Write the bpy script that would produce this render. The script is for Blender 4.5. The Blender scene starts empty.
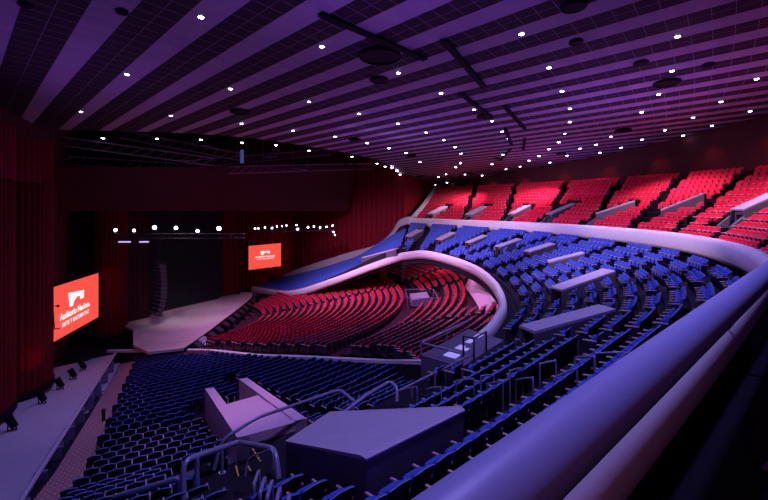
import bpy, bmesh, math, random
from math import sin, cos, pi, atan2, hypot, radians, sqrt
from mathutils import Vector, Matrix
random.seed(4)
sc = bpy.context.scene
COL = sc.collection
H0 = 16.0                     # eye height above the lowest ground of the hall
EYE = Vector((0, 0, H0))

# ------------------------------------------------------------------ helpers
def at(px, py, Y):
    """point at depth Y seen along a direction of the photograph (metres, relative to the eye)"""
    return Vector(((px - 384) / 420 * Y, Y, (204 - py) / 420 * Y))
def hall(u, v, z=0.0):
    """hall axes: u towards the stage, v across to the far side wall"""
    return Vector((-.669 * u + .743 * v, .743 * u + .669 * v, z))
def huv(p):
    return (-.669 * p[0] + .743 * p[1], .743 * p[0] + .669 * p[1])
def lerp(a, b, t): return a + (b - a) * t
def pl(xs, ys, x):
    if x <= xs[0]: return ys[0]
    for i in range(1, len(xs)):
        if x <= xs[i]:
            return lerp(ys[i-1], ys[i], (x - xs[i-1]) / (xs[i] - xs[i-1]))
    return ys[-1]
def crom(pts, n=12, closed=False):
    P = [Vector(p) for p in pts]
    out = []
    for i in range(len(P) - 1):
        p0 = P[i-1] if i else P[0] * 2 - P[1]
        p1, p2 = P[i], P[i+1]
        p3 = P[i+2] if i + 2 < len(P) else P[-1] * 2 - P[-2]
        for k in range(n):
            t = k / n
            out.append(.5 * ((2*p1) + (p2-p0)*t + (2*p0-5*p1+4*p2-p3)*t*t + (3*p1-p0-3*p2+p3)*t**3))
    out.append(P[-1])
    return out
def resample(pts, n):
    L = [0]
    for a, b in zip(pts, pts[1:]): L.append(L[-1] + (b - a).length)
    out = []; j = 0
    for k in range(n):
        d = L[-1] * k / (n - 1)
        while j < len(L) - 2 and L[j+1] < d: j += 1
        s = L[j+1] - L[j]
        out.append(pts[j].lerp(pts[j+1], (d - L[j]) / s if s > 1e-9 else 0))
    return out
def inside(poly, x, y):
    c = False; j = len(poly) - 1
    for i in range(len(poly)):
        xi, yi = poly[i][0], poly[i][1]; xj, yj = poly[j][0], poly[j][1]
        if (yi > y) != (yj > y) and x < (xj - xi) * (y - yi) / (yj - yi) + xi: c = not c
        j = i
    return c

class MB:
    def __init__(s): s.v = []; s.f = []; s.m = []; s.sm = []
    def add(s, verts, faces, mat=0, smooth=False):
        o = len(s.v); s.v += [Vector(v) for v in verts]
        for f in faces: s.f.append([i + o for i in f]); s.m.append(mat); s.sm.append(smooth)
        return s
    def quad(s, a, b, c, d, mat=0): return s.add([a, b, c, d], [(0, 1, 2, 3)], mat)
    def hexa(s, p, mat=0):
        """eight corners: bottom four, top four"""
        return s.add(p, [(3,2,1,0),(4,5,6,7),(0,1,5,4),(1,2,6,5),(2,3,7,6),(3,0,4,7)], mat)
    def box(s, c, sz, mat=0, M=None):
        x, y, z = sz[0]/2, sz[1]/2, sz[2]/2
        p = [Vector(q) for q in ((-x,-y,-z),(x,-y,-z),(x,y,-z),(-x,y,-z),(-x,-y,z),(x,-y,z),(x,y,z),(-x,y,z))]
        c = Vector(c)
        return s.hexa([(M @ q if M else q) + c for q in p], mat)
    def prism(s, bottom, top, mat=0):
        n = len(bottom)
        return s.add(list(bottom) + list(top), [tuple(range(n-1,-1,-1)), tuple(range(n, 2*n))] + [(i, (i+1)%n, n+(i+1)%n, n+i) for i in range(n)], mat)
    def tube(s, pts, r, n=8, mat=0, caps=True):
        pts = [Vector(p) for p in pts]; m = len(pts); V = []; up = None
        for i, p in enumerate(pts):
            d = (pts[min(i+1, m-1)] - pts[max(i-1, 0)]).normalized()
            if up is None:
                up = Vector((0,0,1)) if abs(d.z) < .9 else Vector((1,0,0))
            a = d.cross(up).normalized(); b = a.cross(d).normalized(); up = b
            rr = r[i] if isinstance(r, (list, tuple)) else r
            for k in range(n):
                t = 2*pi*k/n; V.append(p + (a*cos(t) + b*sin(t))*rr)
        F = [(i*n+k, i*n+(k+1)%n, (i+1)*n+(k+1)%n, (i+1)*n+k) for i in range(m-1) for k in range(n)]
        s.add(V, F, mat, True)
        if caps:
            s.add(V[:n], [tuple(range(n-1,-1,-1))], mat); s.add(V[-n:], [tuple(range(n))], mat)
        return s
    def cyl(s, a, b, r, n=12, mat=0, r2=None):
        return s.tube([a, b], [r, r if r2 is None else r2], n, mat)
    def ball(s, c, r, mat=0, n=10, m=6, sq=(1,1,1)):
        c = Vector(c); V = []
        for j in range(m+1):
            ph = pi*j/m
            for i in range(n):
                th = 2*pi*i/n
                V.append(c + Vector((r*sq[0]*sin(ph)*cos(th), r*sq[1]*sin(ph)*sin(th), r*sq[2]*cos(ph))))
        return s.add(V, [(j*n+i, (j+1)*n+i, (j+1)*n+(i+1)%n, j*n+(i+1)%n) for j in range(m) for i in range(n)], mat, True)
    def sweep(s, path, prof, side, mat=0, smooth=True, caps=True):
        """prof: (outward, up) pairs swept along path; side: function index -> outward horizontal unit vector"""
        n = len(prof); V = []
        for i, p in enumerate(path):
            o = side(i)
            for a, b in prof: V.append(p + o*a + Vector((0,0,b)))
        F = [(i*n+k, i*n+(k+1)%n, (i+1)*n+(k+1)%n, (i+1)*n+k) for i in range(len(path)-1) for k in range(n)]
        s.add(V, F, mat, smooth)
        if caps:
            s.add(V[:n], [tuple(range(n-1,-1,-1))], mat); s.add(V[-n:], [tuple(range(n))], mat)
        return s
    def mesh(s, name, mats, org=Vector((0,0,0)), fix=True):
        me = bpy.data.meshes.new(name)
        me.from_pydata([tuple(v - org) for v in s.v], [], s.f)
        for m in (mats if isinstance(mats, (list, tuple)) else [mats]): me.materials.append(m)
        me.polygons.foreach_set('material_index', s.m)
        me.polygons.foreach_set('use_smooth', s.sm)
        if fix:
            bm = bmesh.new(); bm.from_mesh(me)
            bmesh.ops.recalc_face_normals(bm, faces=bm.faces)
            bm.to_mesh(me); bm.free()
        me.update()
        return me
    def base(s):
        xs = [v.x for v in s.v]; ys = [v.y for v in s.v]; zs = [v.z for v in s.v]
        return Vector(((min(xs)+max(xs))/2, (min(ys)+max(ys))/2, min(zs)))

def tag(o, label=None, cat=None, group=None, kind=None):
    if label: o['label'] = label
    if cat: o['category'] = cat
    if group: o['group'] = group
    if kind: o['kind'] = kind
    return o
def single(name, mb, mats, label=None, cat=None, group=None, kind=None, fix=True):
    b = mb.base()
    o = bpy.data.objects.new(name, mb.mesh(name, mats, b, fix)); COL.objects.link(o)
    o.location = b + EYE
    return tag(o, label, cat, group, kind)
def struct(name, mb, mats, fix=True): return single(name, mb, mats, kind='structure', fix=fix)
def thing(name, label, cat, loc, group=None):
    o = bpy.data.objects.new(name, None); COL.objects.link(o)
    o.location = Vector(loc) + EYE; o.empty_display_size = .3
    return tag(o, label, cat, group)
def part(root, name, mb, mats, label=None, sub=None):
    """mb in eye coordinates; root is the thing; sub the part that carries a sub-part"""
    org = root.location - EYE
    o = bpy.data.objects.new(name, mb.mesh(name, mats, org)); COL.objects.link(o)
    o.parent = sub or root
    if label: o['label'] = label
    return o

# ------------------------------------------------------------------ materials
def mat(name, col, rough=.6, metal=0., emit=None, es=0., noise=0., nscale=6., spec=.5, bump=0.):
    m = bpy.data.materials.new(name); m.use_nodes = True
    nt = m.node_tree; b = nt.nodes['Principled BSDF']
    b.inputs['Base Color'].default_value = (*col, 1); b.inputs['Roughness'].default_value = rough
    b.inputs['Metallic'].default_value = metal
    b.inputs['Specular IOR Level'].default_value = spec
    if emit:
        b.inputs['Emission Color'].default_value = (*emit, 1); b.inputs['Emission Strength'].default_value = es
    if noise or bump:
        tc = nt.nodes.new('ShaderNodeNewGeometry'); nz = nt.nodes.new('ShaderNodeTexNoise')
        nz.inputs['Scale'].default_value = nscale; nz.inputs['Detail'].default_value = 4
        nt.links.new(tc.outputs['Position'], nz.inputs['Vector'])
        if noise:
            mx = nt.nodes.new('ShaderNodeMix'); mx.data_type = 'RGBA'
            mx.inputs['A'].default_value = (*[c*(1-noise) for c in col], 1)
            mx.inputs['B'].default_value = (*[min(1, c*(1+noise)) for c in col], 1)
            nt.links.new(nz.outputs['Fac'], mx.inputs['Factor']); nt.links.new(mx.outputs['Result'], b.inputs['Base Color'])
        if bump:
            bp = nt.nodes.new('ShaderNodeBump'); bp.inputs['Strength'].default_value = bump; bp.inputs['Distance'].default_value = .05
            nt.links.new(nz.outputs['Fac'], bp.inputs['Height']); nt.links.new(bp.outputs['Normal'], b.inputs['Normal'])
    return m
M = {}
M['blue']   = mat('blue_upholstery', (.05, .095, .46), .8, noise=.25, nscale=20, spec=.2)
M['red']    = mat('red_upholstery', (.66, .008, .050), .8, noise=.25, nscale=20, spec=.2)
M['shell']  = mat('seat_shell', (.018, .018, .035), .45)
M['arm']    = mat('armrest_wood', (.52, .38, .42), .45, noise=.1)
M['leg']    = mat('seat_steel', (.03, .03, .045), .5, .3)
M['edge']   = mat('seat_edging', (.32, .32, .5), .5)
M['carpet'] = mat('dark_carpet', (.018, .015, .023), .95, noise=.4, nscale=30, spec=.1)
M['carpet_black'] = mat('black_carpet', (.010,.008,.013), .95, spec=.05)  # upper balcony carpet, darkened to stand in for shade
M['carpet_red'] = mat('dark_red_carpet', (.06, .018, .03), .95, noise=.4, nscale=30, spec=.1)
M['riser']  = mat('riser', (.024, .02, .03), .9, spec=.1)
M['white']  = mat('white_plaster', (.72, .68, .72), .5, noise=.06, nscale=2)
M['rail']   = mat('rail_enamel', (.29, .34, .62), .42, noise=.04, nscale=8)
M['steel']  = mat('handrail_steel', (.30, .30, .46), .35, .35)
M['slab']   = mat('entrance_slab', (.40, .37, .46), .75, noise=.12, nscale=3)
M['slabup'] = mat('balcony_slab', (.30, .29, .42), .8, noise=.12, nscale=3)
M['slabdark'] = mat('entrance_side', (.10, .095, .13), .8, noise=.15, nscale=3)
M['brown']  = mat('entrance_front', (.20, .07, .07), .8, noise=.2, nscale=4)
M['pink']   = mat('pink_stone', (.74, .50, .62), .85, noise=.22, nscale=9, bump=.2)
M['booth']  = mat('booth_paint', (.11, .10, .17), .6, noise=.1)
M['black']  = mat('black_paint', (.005, .005, .007), .7, spec=.15)
M['blackm'] = mat('black_metal', (.02, .02, .026), .4, .4)
M['stage']  = mat('stage_boards', (.56, .50, .47), .55, noise=.15, nscale=.6)
M['ledge']  = mat('ledge_concrete', (.46, .41, .52), .7, noise=.1, nscale=3)
M['stair']  = mat('stair_carpet', (.34, .16, .19), .9, noise=.25, nscale=10)
M['yellow'] = mat('step_nosing', (.75, .55, .12), .5, emit=(1, .62, .15), es=.12)  # dots are no lamps; a faint glow is put into the material
M['lamp']   = mat('lamp_glow', (1, 1, 1), .5, emit=(.78, .72, 1), es=22)
M['stagelamp'] = mat('stage_lamp_glow', (1, 1, 1), .5, emit=(.82, .72, 1), es=14)
M['screen'] = mat('screen_red', (.02, .01, .01), .5, emit=(1, .085, .058), es=1.0)
M['logo']   = mat('screen_white', (.02, .02, .02), .5, emit=(1, .93, .93), es=1.0)
M['paper']  = mat('lit_paper', (.8, .8, .85), .6, emit=(.45, .42, 1), es=.3)  # light falling on the sheets is put in as emission
M['redlamp'] = mat('red_indicator', (.3, .02, .02), .4, emit=(1, .08, .05), es=2.0)

def fluted(name, col, freq, axis_angle=None):
    m = mat(name, col, .85, noise=.25, nscale=3, spec=.15)
    return m
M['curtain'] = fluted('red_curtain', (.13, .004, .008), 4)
M['wallred'] = fluted('red_wall', (.17, .006, .016), 2)
M['wallback'] = mat('red_back_wall', (.07, .004, .010), .8, noise=.15, nscale=2)
M['void_red'] = mat('shaded_red_curtain', (.03, .004, .008), .9)  # curtain red darkened to stand in for shade beside the stage
M['header'] = mat('header_red', (.065, .004, .014), .8, noise=.2, nscale=1)
M['backdrop'] = mat('black_backdrop', (.006, .007, .014), .9)
M['void']   = mat('void_black', (.010, .009, .014), .9)

# striped acoustic ceiling: light boards fanning from the stage, between them three-tile dark bands
O_STRIP = (-147.0, 152.0); D_TH = .0166; PH_STRIP = .0
def ceiling_material():
    m = bpy.data.materials.new('striped_ceiling'); m.use_nodes = True
    nt = m.node_tree; N = nt.nodes; L = nt.links; b = N['Principled BSDF']
    b.inputs['Roughness'].default_value = .8
    g = N.new('ShaderNodeNewGeometry'); sp = N.new('ShaderNodeSeparateXYZ'); L.new(g.outputs['Position'], sp.inputs[0])
    def mth(op, a, bb=None, c=None):
        n = N.new('ShaderNodeMath'); n.operation = op
        for i, x in enumerate((a, bb, c)):
            if x is None: continue
            if isinstance(x, (int, float)): n.inputs[i].default_value = x
            else: L.new(x, n.inputs[i])
        return n.outputs[0]
    dx = mth('SUBTRACT', sp.outputs['X'], O_STRIP[0]); dy = mth('SUBTRACT', sp.outputs['Y'], O_STRIP[1])
    r = mth('SQRT', mth('ADD', mth('MULTIPLY', dx, dx), mth('MULTIPLY', dy, dy)))
    th = mth('ARCTAN2', dy, dx)
    x0 = mth('ADD', mth('DIVIDE', th, D_TH), 1000.0 - 952.84)
    bend = mth('MULTIPLY', mth('MULTIPLY', mth('SUBTRACT', r, 163.0), .0085), mth('MINIMUM', mth('MAXIMUM', mth('MULTIPLY_ADD', x0, -.2, 1.0), 0.0), 1.0))
    x = mth('SUBTRACT', x0, bend)
    n_ = mth('MULTIPLY', x, mth('MULTIPLY_ADD', x, .0357, .893))       # the bands narrow from the near wall to the far one
    per = mth('DIVIDE', mth('MULTIPLY', r, D_TH), mth('MULTIPLY_ADD', x, .0714, .893))
    fl = mth('ABSOLUTE', mth('SUBTRACT', mth('FRACT', mth('ADD', n_, 100.5)), .5))
    half = mth('MULTIPLY', mth('MINIMUM', mth('MAXIMUM', mth('MULTIPLY_ADD', mth('SUBTRACT', r, 160.0), .0050, .29), .25), .47), .5)
    light = mth('LESS_THAN', fl, half)
    d = mth('MULTIPLY', mth('SUBTRACT', mth('FRACT', mth('ADD', n_, 100.0)), .5), per)   # metres from the middle of the dark band
    j1 = mth('LESS_THAN', mth('ABSOLUTE', d), .012)
    j2 = mth('LESS_THAN', mth('FRACT', mth('DIVIDE', r, .88)), .030)
    joint = mth('MAXIMUM', j1, j2)
    nz = N.new('ShaderNodeTexNoise'); nz.inputs['Scale'].default_value = .9; nz.inputs['Detail'].default_value = 3
    L.new(g.outputs['Position'], nz.inputs['Vector'])
    # boards: slight tone change from board to board along the strip
    bd = N.new('ShaderNodeTexNoise'); bd.noise_dimensions = '1D'; bd.inputs['Scale'].default_value = 1.0
    L.new(mth('DIVIDE', r, .8), bd.inputs['W'])
    def mix(f, a, c):
        n = N.new('ShaderNodeMix'); n.data_type = 'RGBA'
        L.new(f, n.inputs['Factor'])
        for k, x in (('A', a), ('B', c)):
            if isinstance(x, tuple): n.inputs[k].default_value = (*x, 1)
            else: L.new(x, n.inputs[k])
        return n.outputs['Result']
    lightc = mix(nz.outputs['Fac'], (.40, .36, .46), (.58, .54, .64))
    lightc = mix(bd.outputs['Fac'], lightc, (.36, .33, .44))
    darkc = mix(nz.outputs['Fac'], (.016, .009, .013), (.032, .016, .024))
    darkc = mix(joint, darkc, (.30, .26, .34))
    L.new(mix(light, darkc, lightc), b.inputs['Base Color'])
    return m
M['ceiling'] = ceiling_material()

# ------------------------------------------------------------------ camera
cam = bpy.data.cameras.new('camera'); co = bpy.data.objects.new('camera', cam); COL.objects.link(co)
co.location = EYE; co.rotation_euler = (pi/2, 0, 0)
cam.sensor_width = 36; cam.lens = 420/768*36; cam.shift_y = -46/768; cam.clip_start = .05; cam.clip_end = 500
sc.camera = co

# ------------------------------------------------------------------ ceiling
def zc(X, Y): return 10.4 - .082*Y
def ceil_at(px, py):
    Y = 10.4/((204-py)/420 + .082)
    return Vector(((px-384)/420*Y, Y, zc(0, Y)))
front = [ceil_at(*p) for p in ((18,128),(60,129.5),(130,131.5),(190,133.5),(250,138),(300,145),(345,152.5),(378,160.5),(395,169),(400,176),(396,182),(385,187),(365,191.5),(340,195.5))]
front = crom(front, 4)
outer = [Vector((-2,92,0)), Vector((10.5,82,0)), Vector((15.5,73,0)), Vector((21,65.5,0)), Vector((26.3,55.5,0)), Vector((30,45.6,0)), Vector((32.2,37,0)), Vector((32.8,29.5,0)), Vector((31,20.5,0)),
         Vector((27,9.5,0)), Vector((18,-4,0)), Vector((2,-14,0)), Vector((-22,-12,0)), Vector((-40,8,0))]
outer = [Vector((p.x, p.y, zc(p.x, p.y))) for p in outer]
ring = front + outer
mb = MB(); T = Vector((0,0,.35)); mb.prism(ring, [p + T for p in ring])
struct('ceiling', mb, M['ceiling'])
mb = MB()
zz = 11.5
mb.prism([Vector(p + (zz,)) for p in ((-75,38),(-32,38),(12,60),(14,110),(-75,110))], [Vector(p + (zz+.3,)) for p in ((-75,38),(-32,38),(12,60),(14,110),(-75,110))])
struct('ceiling_stage', mb, M['void'])
# fascia hanging from the front edge up to the stage void
mb = MB()
for a, b in zip(front, front[1:]):
    mb.quad(a + T, b + T, Vector((b.x, b.y, zz)), Vector((a.x, a.y, zz)))
struct('wall_ceiling_edge', mb, M['void'])

# ------------------------------------------------------------------ key lines of the hall
CU = [hall(1.62,-6,-2.12), hall(1.62,2,-2.12), hall(1.62,8,-2.1), hall(1.65,14,-2.02), Vector((13.3,14.4,-1.95)), Vector((17.2,20,-1.98)), Vector((19.9,26.5,-2.0)), Vector((20.3,32,-1.98)),
      Vector((19.5,38,-2.0)), Vector((17.8,45,-2.04)), Vector((14.1,51,-2.06)), Vector((9.5,57.5,-2.1)), Vector((4.0,64,-2.12))]
cuS = crom(CU, 16)
def side_of(path, sgn=1):
    out = []
    for i in range(len(path)):
        d = path[min(i+1, len(path)-1)] - path[max(i-1, 0)]; d.z = 0; d.normalize()
        out.append(Vector((d.y, -d.x, 0)) * sgn)
    return out
# T tier: outer line under the upper parapet (B) and inner line (A, top of lower parapet)
TA = [hall(12,2.2,-7.0), hall(12,8,-7.0), Vector((2.05,18.7,-7.0)), Vector((5.2,22.6,-6.9)), Vector((6.9,25.7,-6.8)), Vector((8.3,29.3,-6.7)), Vector((9.5,36,-6.6)), Vector((9.2,42,-6.2)), Vector((7.5,47.5,-5.9)),
      Vector((4.8,50.3,-5.6)), Vector((2.2,51.6,-6.0))]
TB = [hall(2.2,2.2,-4.4), hall(2.2,8,-4.35), hall(2.2,13,-4.2), Vector((13.0,14.8,-4.0)), Vector((16.7,20.2,-3.9)), Vector((19.4,26.5,-3.9)), Vector((19.8,33,-3.85)), Vector((18.4,41.5,-3.8)), Vector((15.8,47.8,-3.75)),
      Vector((10,56.3,-3.65)), Vector((4.0,63.4,-3.6))]
# far arm
FA = [Vector((2.2,51.6,-6.0)), Vector((-1.8,54.5,-7.8)), Vector((-7.3,57,-10.2)), Vector((-13.4,60,-12.4)), Vector((-20.6,66,-13.0))]
FB = [Vector((4.0,64,-3.9)), Vector((.4,65.6,-6.0)), Vector((-4.5,68.2,-9.3)), Vector((-12.5,71,-12.0)), Vector((-18.8,73,-13.9))]
# near arm parapet
NA = [at(432,361,18.6), at(405,360.6,24), at(380,360,28.2), at(303,356.3,33.0), at(256,354.5,35.9), at(205,349.8,40.3), at(150,349.8,41.3), at(108,350.5,41.8)]

# ------------------------------------------------------------------ upper parapet, its thick handrail
pth = cuS; sd = side_of(pth, 1)      # outward = right of travel = away from stage
def outward(i): return sd[i]
prof = []
for k in range(9):                   # rounded crown
    t = pi - pi*k/8; prof.append((.30*cos(t)+.0, -.32 + .32*sin(t)))
prof += [(.29,-.50), (.22,-.62), (.06,-.68), (.02,-1.2), (-.14,-1.25), (-.24,-1.0), (-.30,-.65)]
mb = MB(); mb.sweep(pth, prof, outward)
single('balcony_parapet', mb, M['white'], 'long curved white parapet along the front of the upper balcony, round to the camera', 'parapet')
# handrail: straight stretch in front of the eye
r0, r1 = hall(1.22,-7,-1.5), hall(1.20,18.0,-1.5)
root = thing('balcony_handrail', 'thick smooth blue-lit handrail running close past the camera over the parapet', 'handrail', hall(1.3,6,-2.2))
mb = MB()
rp = [r0.lerp(r1, k/30) for k in range(31)] + [hall(1.24,18.4,-1.55), hall(1.32,18.65,-1.72), hall(1.35,18.7,-2.0)]
mb.tube(rp, .198, 24); part(root, 'rail_tube', mb, M['rail'])
for v in (-3, 9.3, 16):
    mb = MB(); mb.tube([hall(1.50,v,-2.25), hall(1.36,v,-2.0), hall(1.21,v,-1.6)], .05, 8); part(root, 'bracket', mb, M['blackm'])

# lower parapet round the stalls
lowS = crom(TA[2:] , 14)
armS = crom(FA, 12)
farL = lowS + armS[1:]
sdl = side_of(farL, 1)
prof2 = []
for k in range(9):
    t = pi - pi*k/8; prof2.append((.26*cos(t), -.26 + .30*sin(t)))
prof2 += [(.26,-.85), (-.16,-.95), (-.26,-.6)]
mb = MB(); mb.sweep(farL, prof2, lambda i: sdl[i])
single('tier_parapet', mb, M['white'], 'rounded white parapet curving round the red stalls below the blue seats', 'parapet')
nS = crom(NA, 12); sdn = side_of(nS, -1)
mb = MB(); mb.sweep(nS, [(-.20,-.18),(-.20,.02),(0,.07),(.20,.02),(.20,-.18)], lambda i: sdn[i], smooth=False)
mw = MB(); mw.sweep(nS, [(-.10,-1.3),(-.10,-.17),(.10,-.17),(.10,-6)], lambda i: sdn[i], smooth=False); struct('wall_near_wing', mw, M['riser'])
single('wing_parapet', mb, M['white'], 'thin white parapet capping the near seating block, between dark seats and stalls', 'parapet')

# ------------------------------------------------------------------ terraces
TERR = {}
def floor_z(name, x, y):
    A, B, n = TERR[name]; best = None
    for a, b in zip(A, B):
        dx, dy = b.x-a.x, b.y-a.y; L2 = dx*dx+dy*dy; t = ((x-a.x)*dx + (y-a.y)*dy)/L2
        t = max(0, min(.999, t)); ex, ey = a.x+dx*t-x, a.y+dy*t-y; d = ex*ex+ey*ey
        if best is None or d < best[0]: best = (d, lerp(a.z, b.z, (int(t*n)+.5)/n if n > 1 else t))
    return best[1], sqrt(best[0])
def onto(name, px, py, h, y0=4.0, y1=80.0):
    """where the sight line through a spot of the photo comes down to h above a terrace"""
    Y = y0
    while Y < y1:
        p = at(px, py, Y); z, off = floor_z(name, p.x, p.y)
        if off < 1.0 and p.z <= z + h: return p
        Y += .12
    return at(px, py, y1)
def terrace(name, A, B, n, m_tread, m_riser, drop=.85, lift=0.):
    """rows parallel to A and B; returns position function (row, station) -> (point, normal towards A)"""
    mb = MB(); S = len(A)
    A = [p - Vector((0,0,drop)) for p in A]
    def P(s, t): return A[s].lerp(B[s], t)
    for k in range(n):
        t0, t1 = k/n, (k+1)/n
        for s in range(S-1):
            za, zb = P(s,(k+.5)/n).z, P(s+1,(k+.5)/n).z
            a, b, c, d = P(s,t0), P(s+1,t0), P(s+1,t1), P(s,t1)
            a, b, c, d = (Vector((a.x,a.y,za)), Vector((b.x,b.y,zb)), Vector((c.x,c.y,zb)), Vector((d.x,d.y,za)))
            mb.quad(a, b, c, d, 0)
            zp, zq = (P(s,(k-.5)/n).z, P(s+1,(k-.5)/n).z) if k else (za-.8, zb-.8)
            mb.quad(Vector((a.x,a.y,zp)), Vector((b.x,b.y,zq)), b, a, 1)
    # end wall at the first station and underside
    for s in (0, S-1):
        for k in range(n):
            a, d = P(s,k/n), P(s,(k+1)/n); z = P(s,(k+.5)/n).z
            mb.quad(Vector((a.x,a.y,z)), Vector((d.x,d.y,z)), Vector((d.x,d.y,z-3)), Vector((a.x,a.y,z-3)), 1)
    for s in range(S-1):
        mb.quad(A[s]-Vector((0,0,.8)), A[s+1]-Vector((0,0,.8)), B[s+1]-Vector((0,0,1.2)), B[s]-Vector((0,0,1.2)), 1)
    struct(name, mb, [m_tread, m_riser], fix=False)
    TERR[name] = (A, B, n)
    return A, B
NT = 12
tA = crom(TA, 14); tB = crom(TB, 14)
tA, tB = terrace('floor_blue_tier', tA, tB, NT, M['carpet'], M['riser'])
fA = crom(FA, 10); fB = crom(FB, 10)
fA, fB = terrace('floor_far_wing', fA, fB, 1, M['carpet'], M['riser'], drop=.5)
CUo = [p for p in CU[1:]]
UB = [hall(1.2,2,-3.1), hall(1.2,8,-3.1), hall(1.2,14,-3.1), Vector((13.7,14.2,-3.1)), Vector((17.6,19.8,-3.1)), Vector((20.3,26.5,-3.1)), Vector((20.7,32,-3.1)), Vector((19.9,38.2,-3.1)), Vector((18.2,45.2,-3.1)), Vector((14.5,51.2,-3.1)), Vector((9.9,57.8,-3.1)), Vector((4.4,64.3,-3.1))]
UD = [hall(-11,0,2.2), hall(-11.5,9,2.3), hall(-11.5,17,2.4), Vector((25.5,10.5,2.4)), Vector((29.5,21.5,2.4)), Vector((31.2,29.5,2.4)), Vector((30.6,36.8,2.4)), Vector((28.6,45,2.4)), Vector((25,54.6,2.4)), Vector((20,64,2.4)), Vector((14.6,71.5,2.35)), Vector((9.5,77,2.3))]
NU = 13
uA, uB = terrace('floor_upper_balcony', crom(UB, 14), crom(UD, 14), NU, M['carpet_black'], M['carpet_black'], drop=0)

# N wing: concentric rows about a point on the stage
ON = Vector((-28, 48, 0)); NPITCH = .93
def zN(rho): return pl([5,9,12.5,21.4,25,33.4,38,41.5,46], [-15.6,-15.4,-15.0,-13.5,-12.95,-11.55,-10.4,-8.9,-7.4], rho)
def vslab(u): return .33 + .273*(u-20.1)
UVN = sorted(huv(p) for p in nS)
def vmaxN(u): return pl([q[0] for q in UVN], [q[1] for q in UVN], u)
def in_N(p):
    u, v = huv(p)
    if u < (13.0 if v > 4.2 else 9.0) or u > 49: return False
    vmax = vmaxN(u)
    return vslab(u) + .05 < v < vmax - .1
mb = MB(); nrow = 0; NROWS = []
rho = 5.0
while rho < 46:
    z = zN(rho + .5*NPITCH); zp = zN(rho - .5*NPITCH)
    n = int(2*pi*rho/.5)
    span = []
    for i in range(n+1):
        a = -pi*.95 + 1.35*pi*i/n
        p = ON + Vector((cos(a), sin(a), 0))*(rho+.5*NPITCH)
        q = ON + Vector((cos(a+1.35*pi/n), sin(a+1.35*pi/n), 0))*(rho+.5*NPITCH)
        if in_N((p+q)/2):
            d0, d1 = Vector((cos(a),sin(a),0)), Vector((cos(a+1.35*pi/n),sin(a+1.35*pi/n),0))
            Zv = Vector((0,0,z)); 
            a0, b0, c0, e0 = ON+d0*rho+Zv, ON+d1*rho+Zv, ON+d1*(rho+NPITCH)+Zv, ON+d0*(rho+NPITCH)+Zv
            mb.quad(a0, b0, c0, e0, 0)
            mb.quad(a0, b0, b0-Vector((0,0,z-zp+.05)), a0-Vector((0,0,z-zp+.05)), 1)
    rho += NPITCH
struct('floor_near_wing', mb, [M['carpet'], M['riser']], fix=False)
# walls below the near wing parapet and ground
mb = MB(); mb.box((0,40,-16.15), (140,140,.3)); struct('floor', mb, M['void'])

# stalls bowl
OS = Vector((-25, 50, 0)); SP = .84
def zSx(R, y): return zS(R) + (.11*(R-28)*max(0, min(1, (y-44)/10)) if R > 28 else 0)
def zS(R): return -14.65 + .17*(R-9) if R < 27.5 else -11.5 + .235*(R-28.0)
stall_clip = [(-20,40.5),(-16,38)] + [(p.x+.2, p.y+.6) for p in reversed(nS) if p.x > -17] + [(4,20.5),(7,24),(10,29),(13,36),(14.5,44),(16,52),(13.6,63.5),(2.2,65.2),(-1.8,64.5),(-7.3,64),(-12,62.2),(-15.5,61.0),(-18.0,57.5),(-18.6,50)]
def in_S(x, y): return inside(stall_clip, x, y)
mb = MB(); k = 0; R = 6.5
SROWS = []
while R < 46:
    z = zS(R+.5*SP); zp = zS(R-.5*SP); n = int(2*pi*R/.6)
    for i in range(n):
        a = -pi*.62 + 1.24*pi*i/n; a1 = -pi*.62 + 1.24*pi*(i+1)/n
        m_ = (a+a1)/2
        if in_S(OS.x + cos(m_)*(R+.5*SP), OS.y + sin(m_)*(R+.5*SP)):
            y_ = OS.y + sin(m_)*(R+.5*SP); z = zSx(R+.5*SP, y_); zp = zSx(R-.5*SP, y_); d0, d1, Z = Vector((cos(a),sin(a),0)), Vector((cos(a1),sin(a1),0)), Vector((0,0,z))
            a0, b0, c0, e0 = OS+d0*R+Z, OS+d1*R+Z, OS+d1*(R+SP)+Z, OS+d0*(R+SP)+Z
            mb.quad(a0,b0,c0,e0,0); mb.quad(a0,b0,b0-Vector((0,0,z-zp)),a0-Vector((0,0,z-zp)),1)
    SROWS.append((R, z)); R += SP
struct('floor_stalls', mb, [M['carpet_red'], M['riser']], fix=False)

# wall below far arm, with red pilasters
wl = crom(FA, 10)
mb = MB()
for a, b in zip(wl[5:], wl[6:]):
    mb.quad(a+Vector((.1,7.6,.6)), b+Vector((.1,7.6,.6)), Vector((b.x+.1,b.y+7.6,-15)), Vector((a.x+.1,a.y+7.6,-15)))
struct('wall_far_wing', mb, mat('wing_wall', (.13,.07,.09), .8, noise=.3, nscale=2))
for i, t in enumerate((.16,.36,.54,.70)):
    p = wl[int(t*(len(wl)-1))]; mb = MB(); mb.box((p.x,p.y+7.3,(p.z-14.6)/2), (1.1,.3,14.6+p.z))
    single('red_pilaster', mb, M['curtain'], '%s red wall strip below the far wing parapet, counting from the stage end' % ('fourth','third','second','first')[i], 'pilaster', 'red strips under the far wing parapet')
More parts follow.
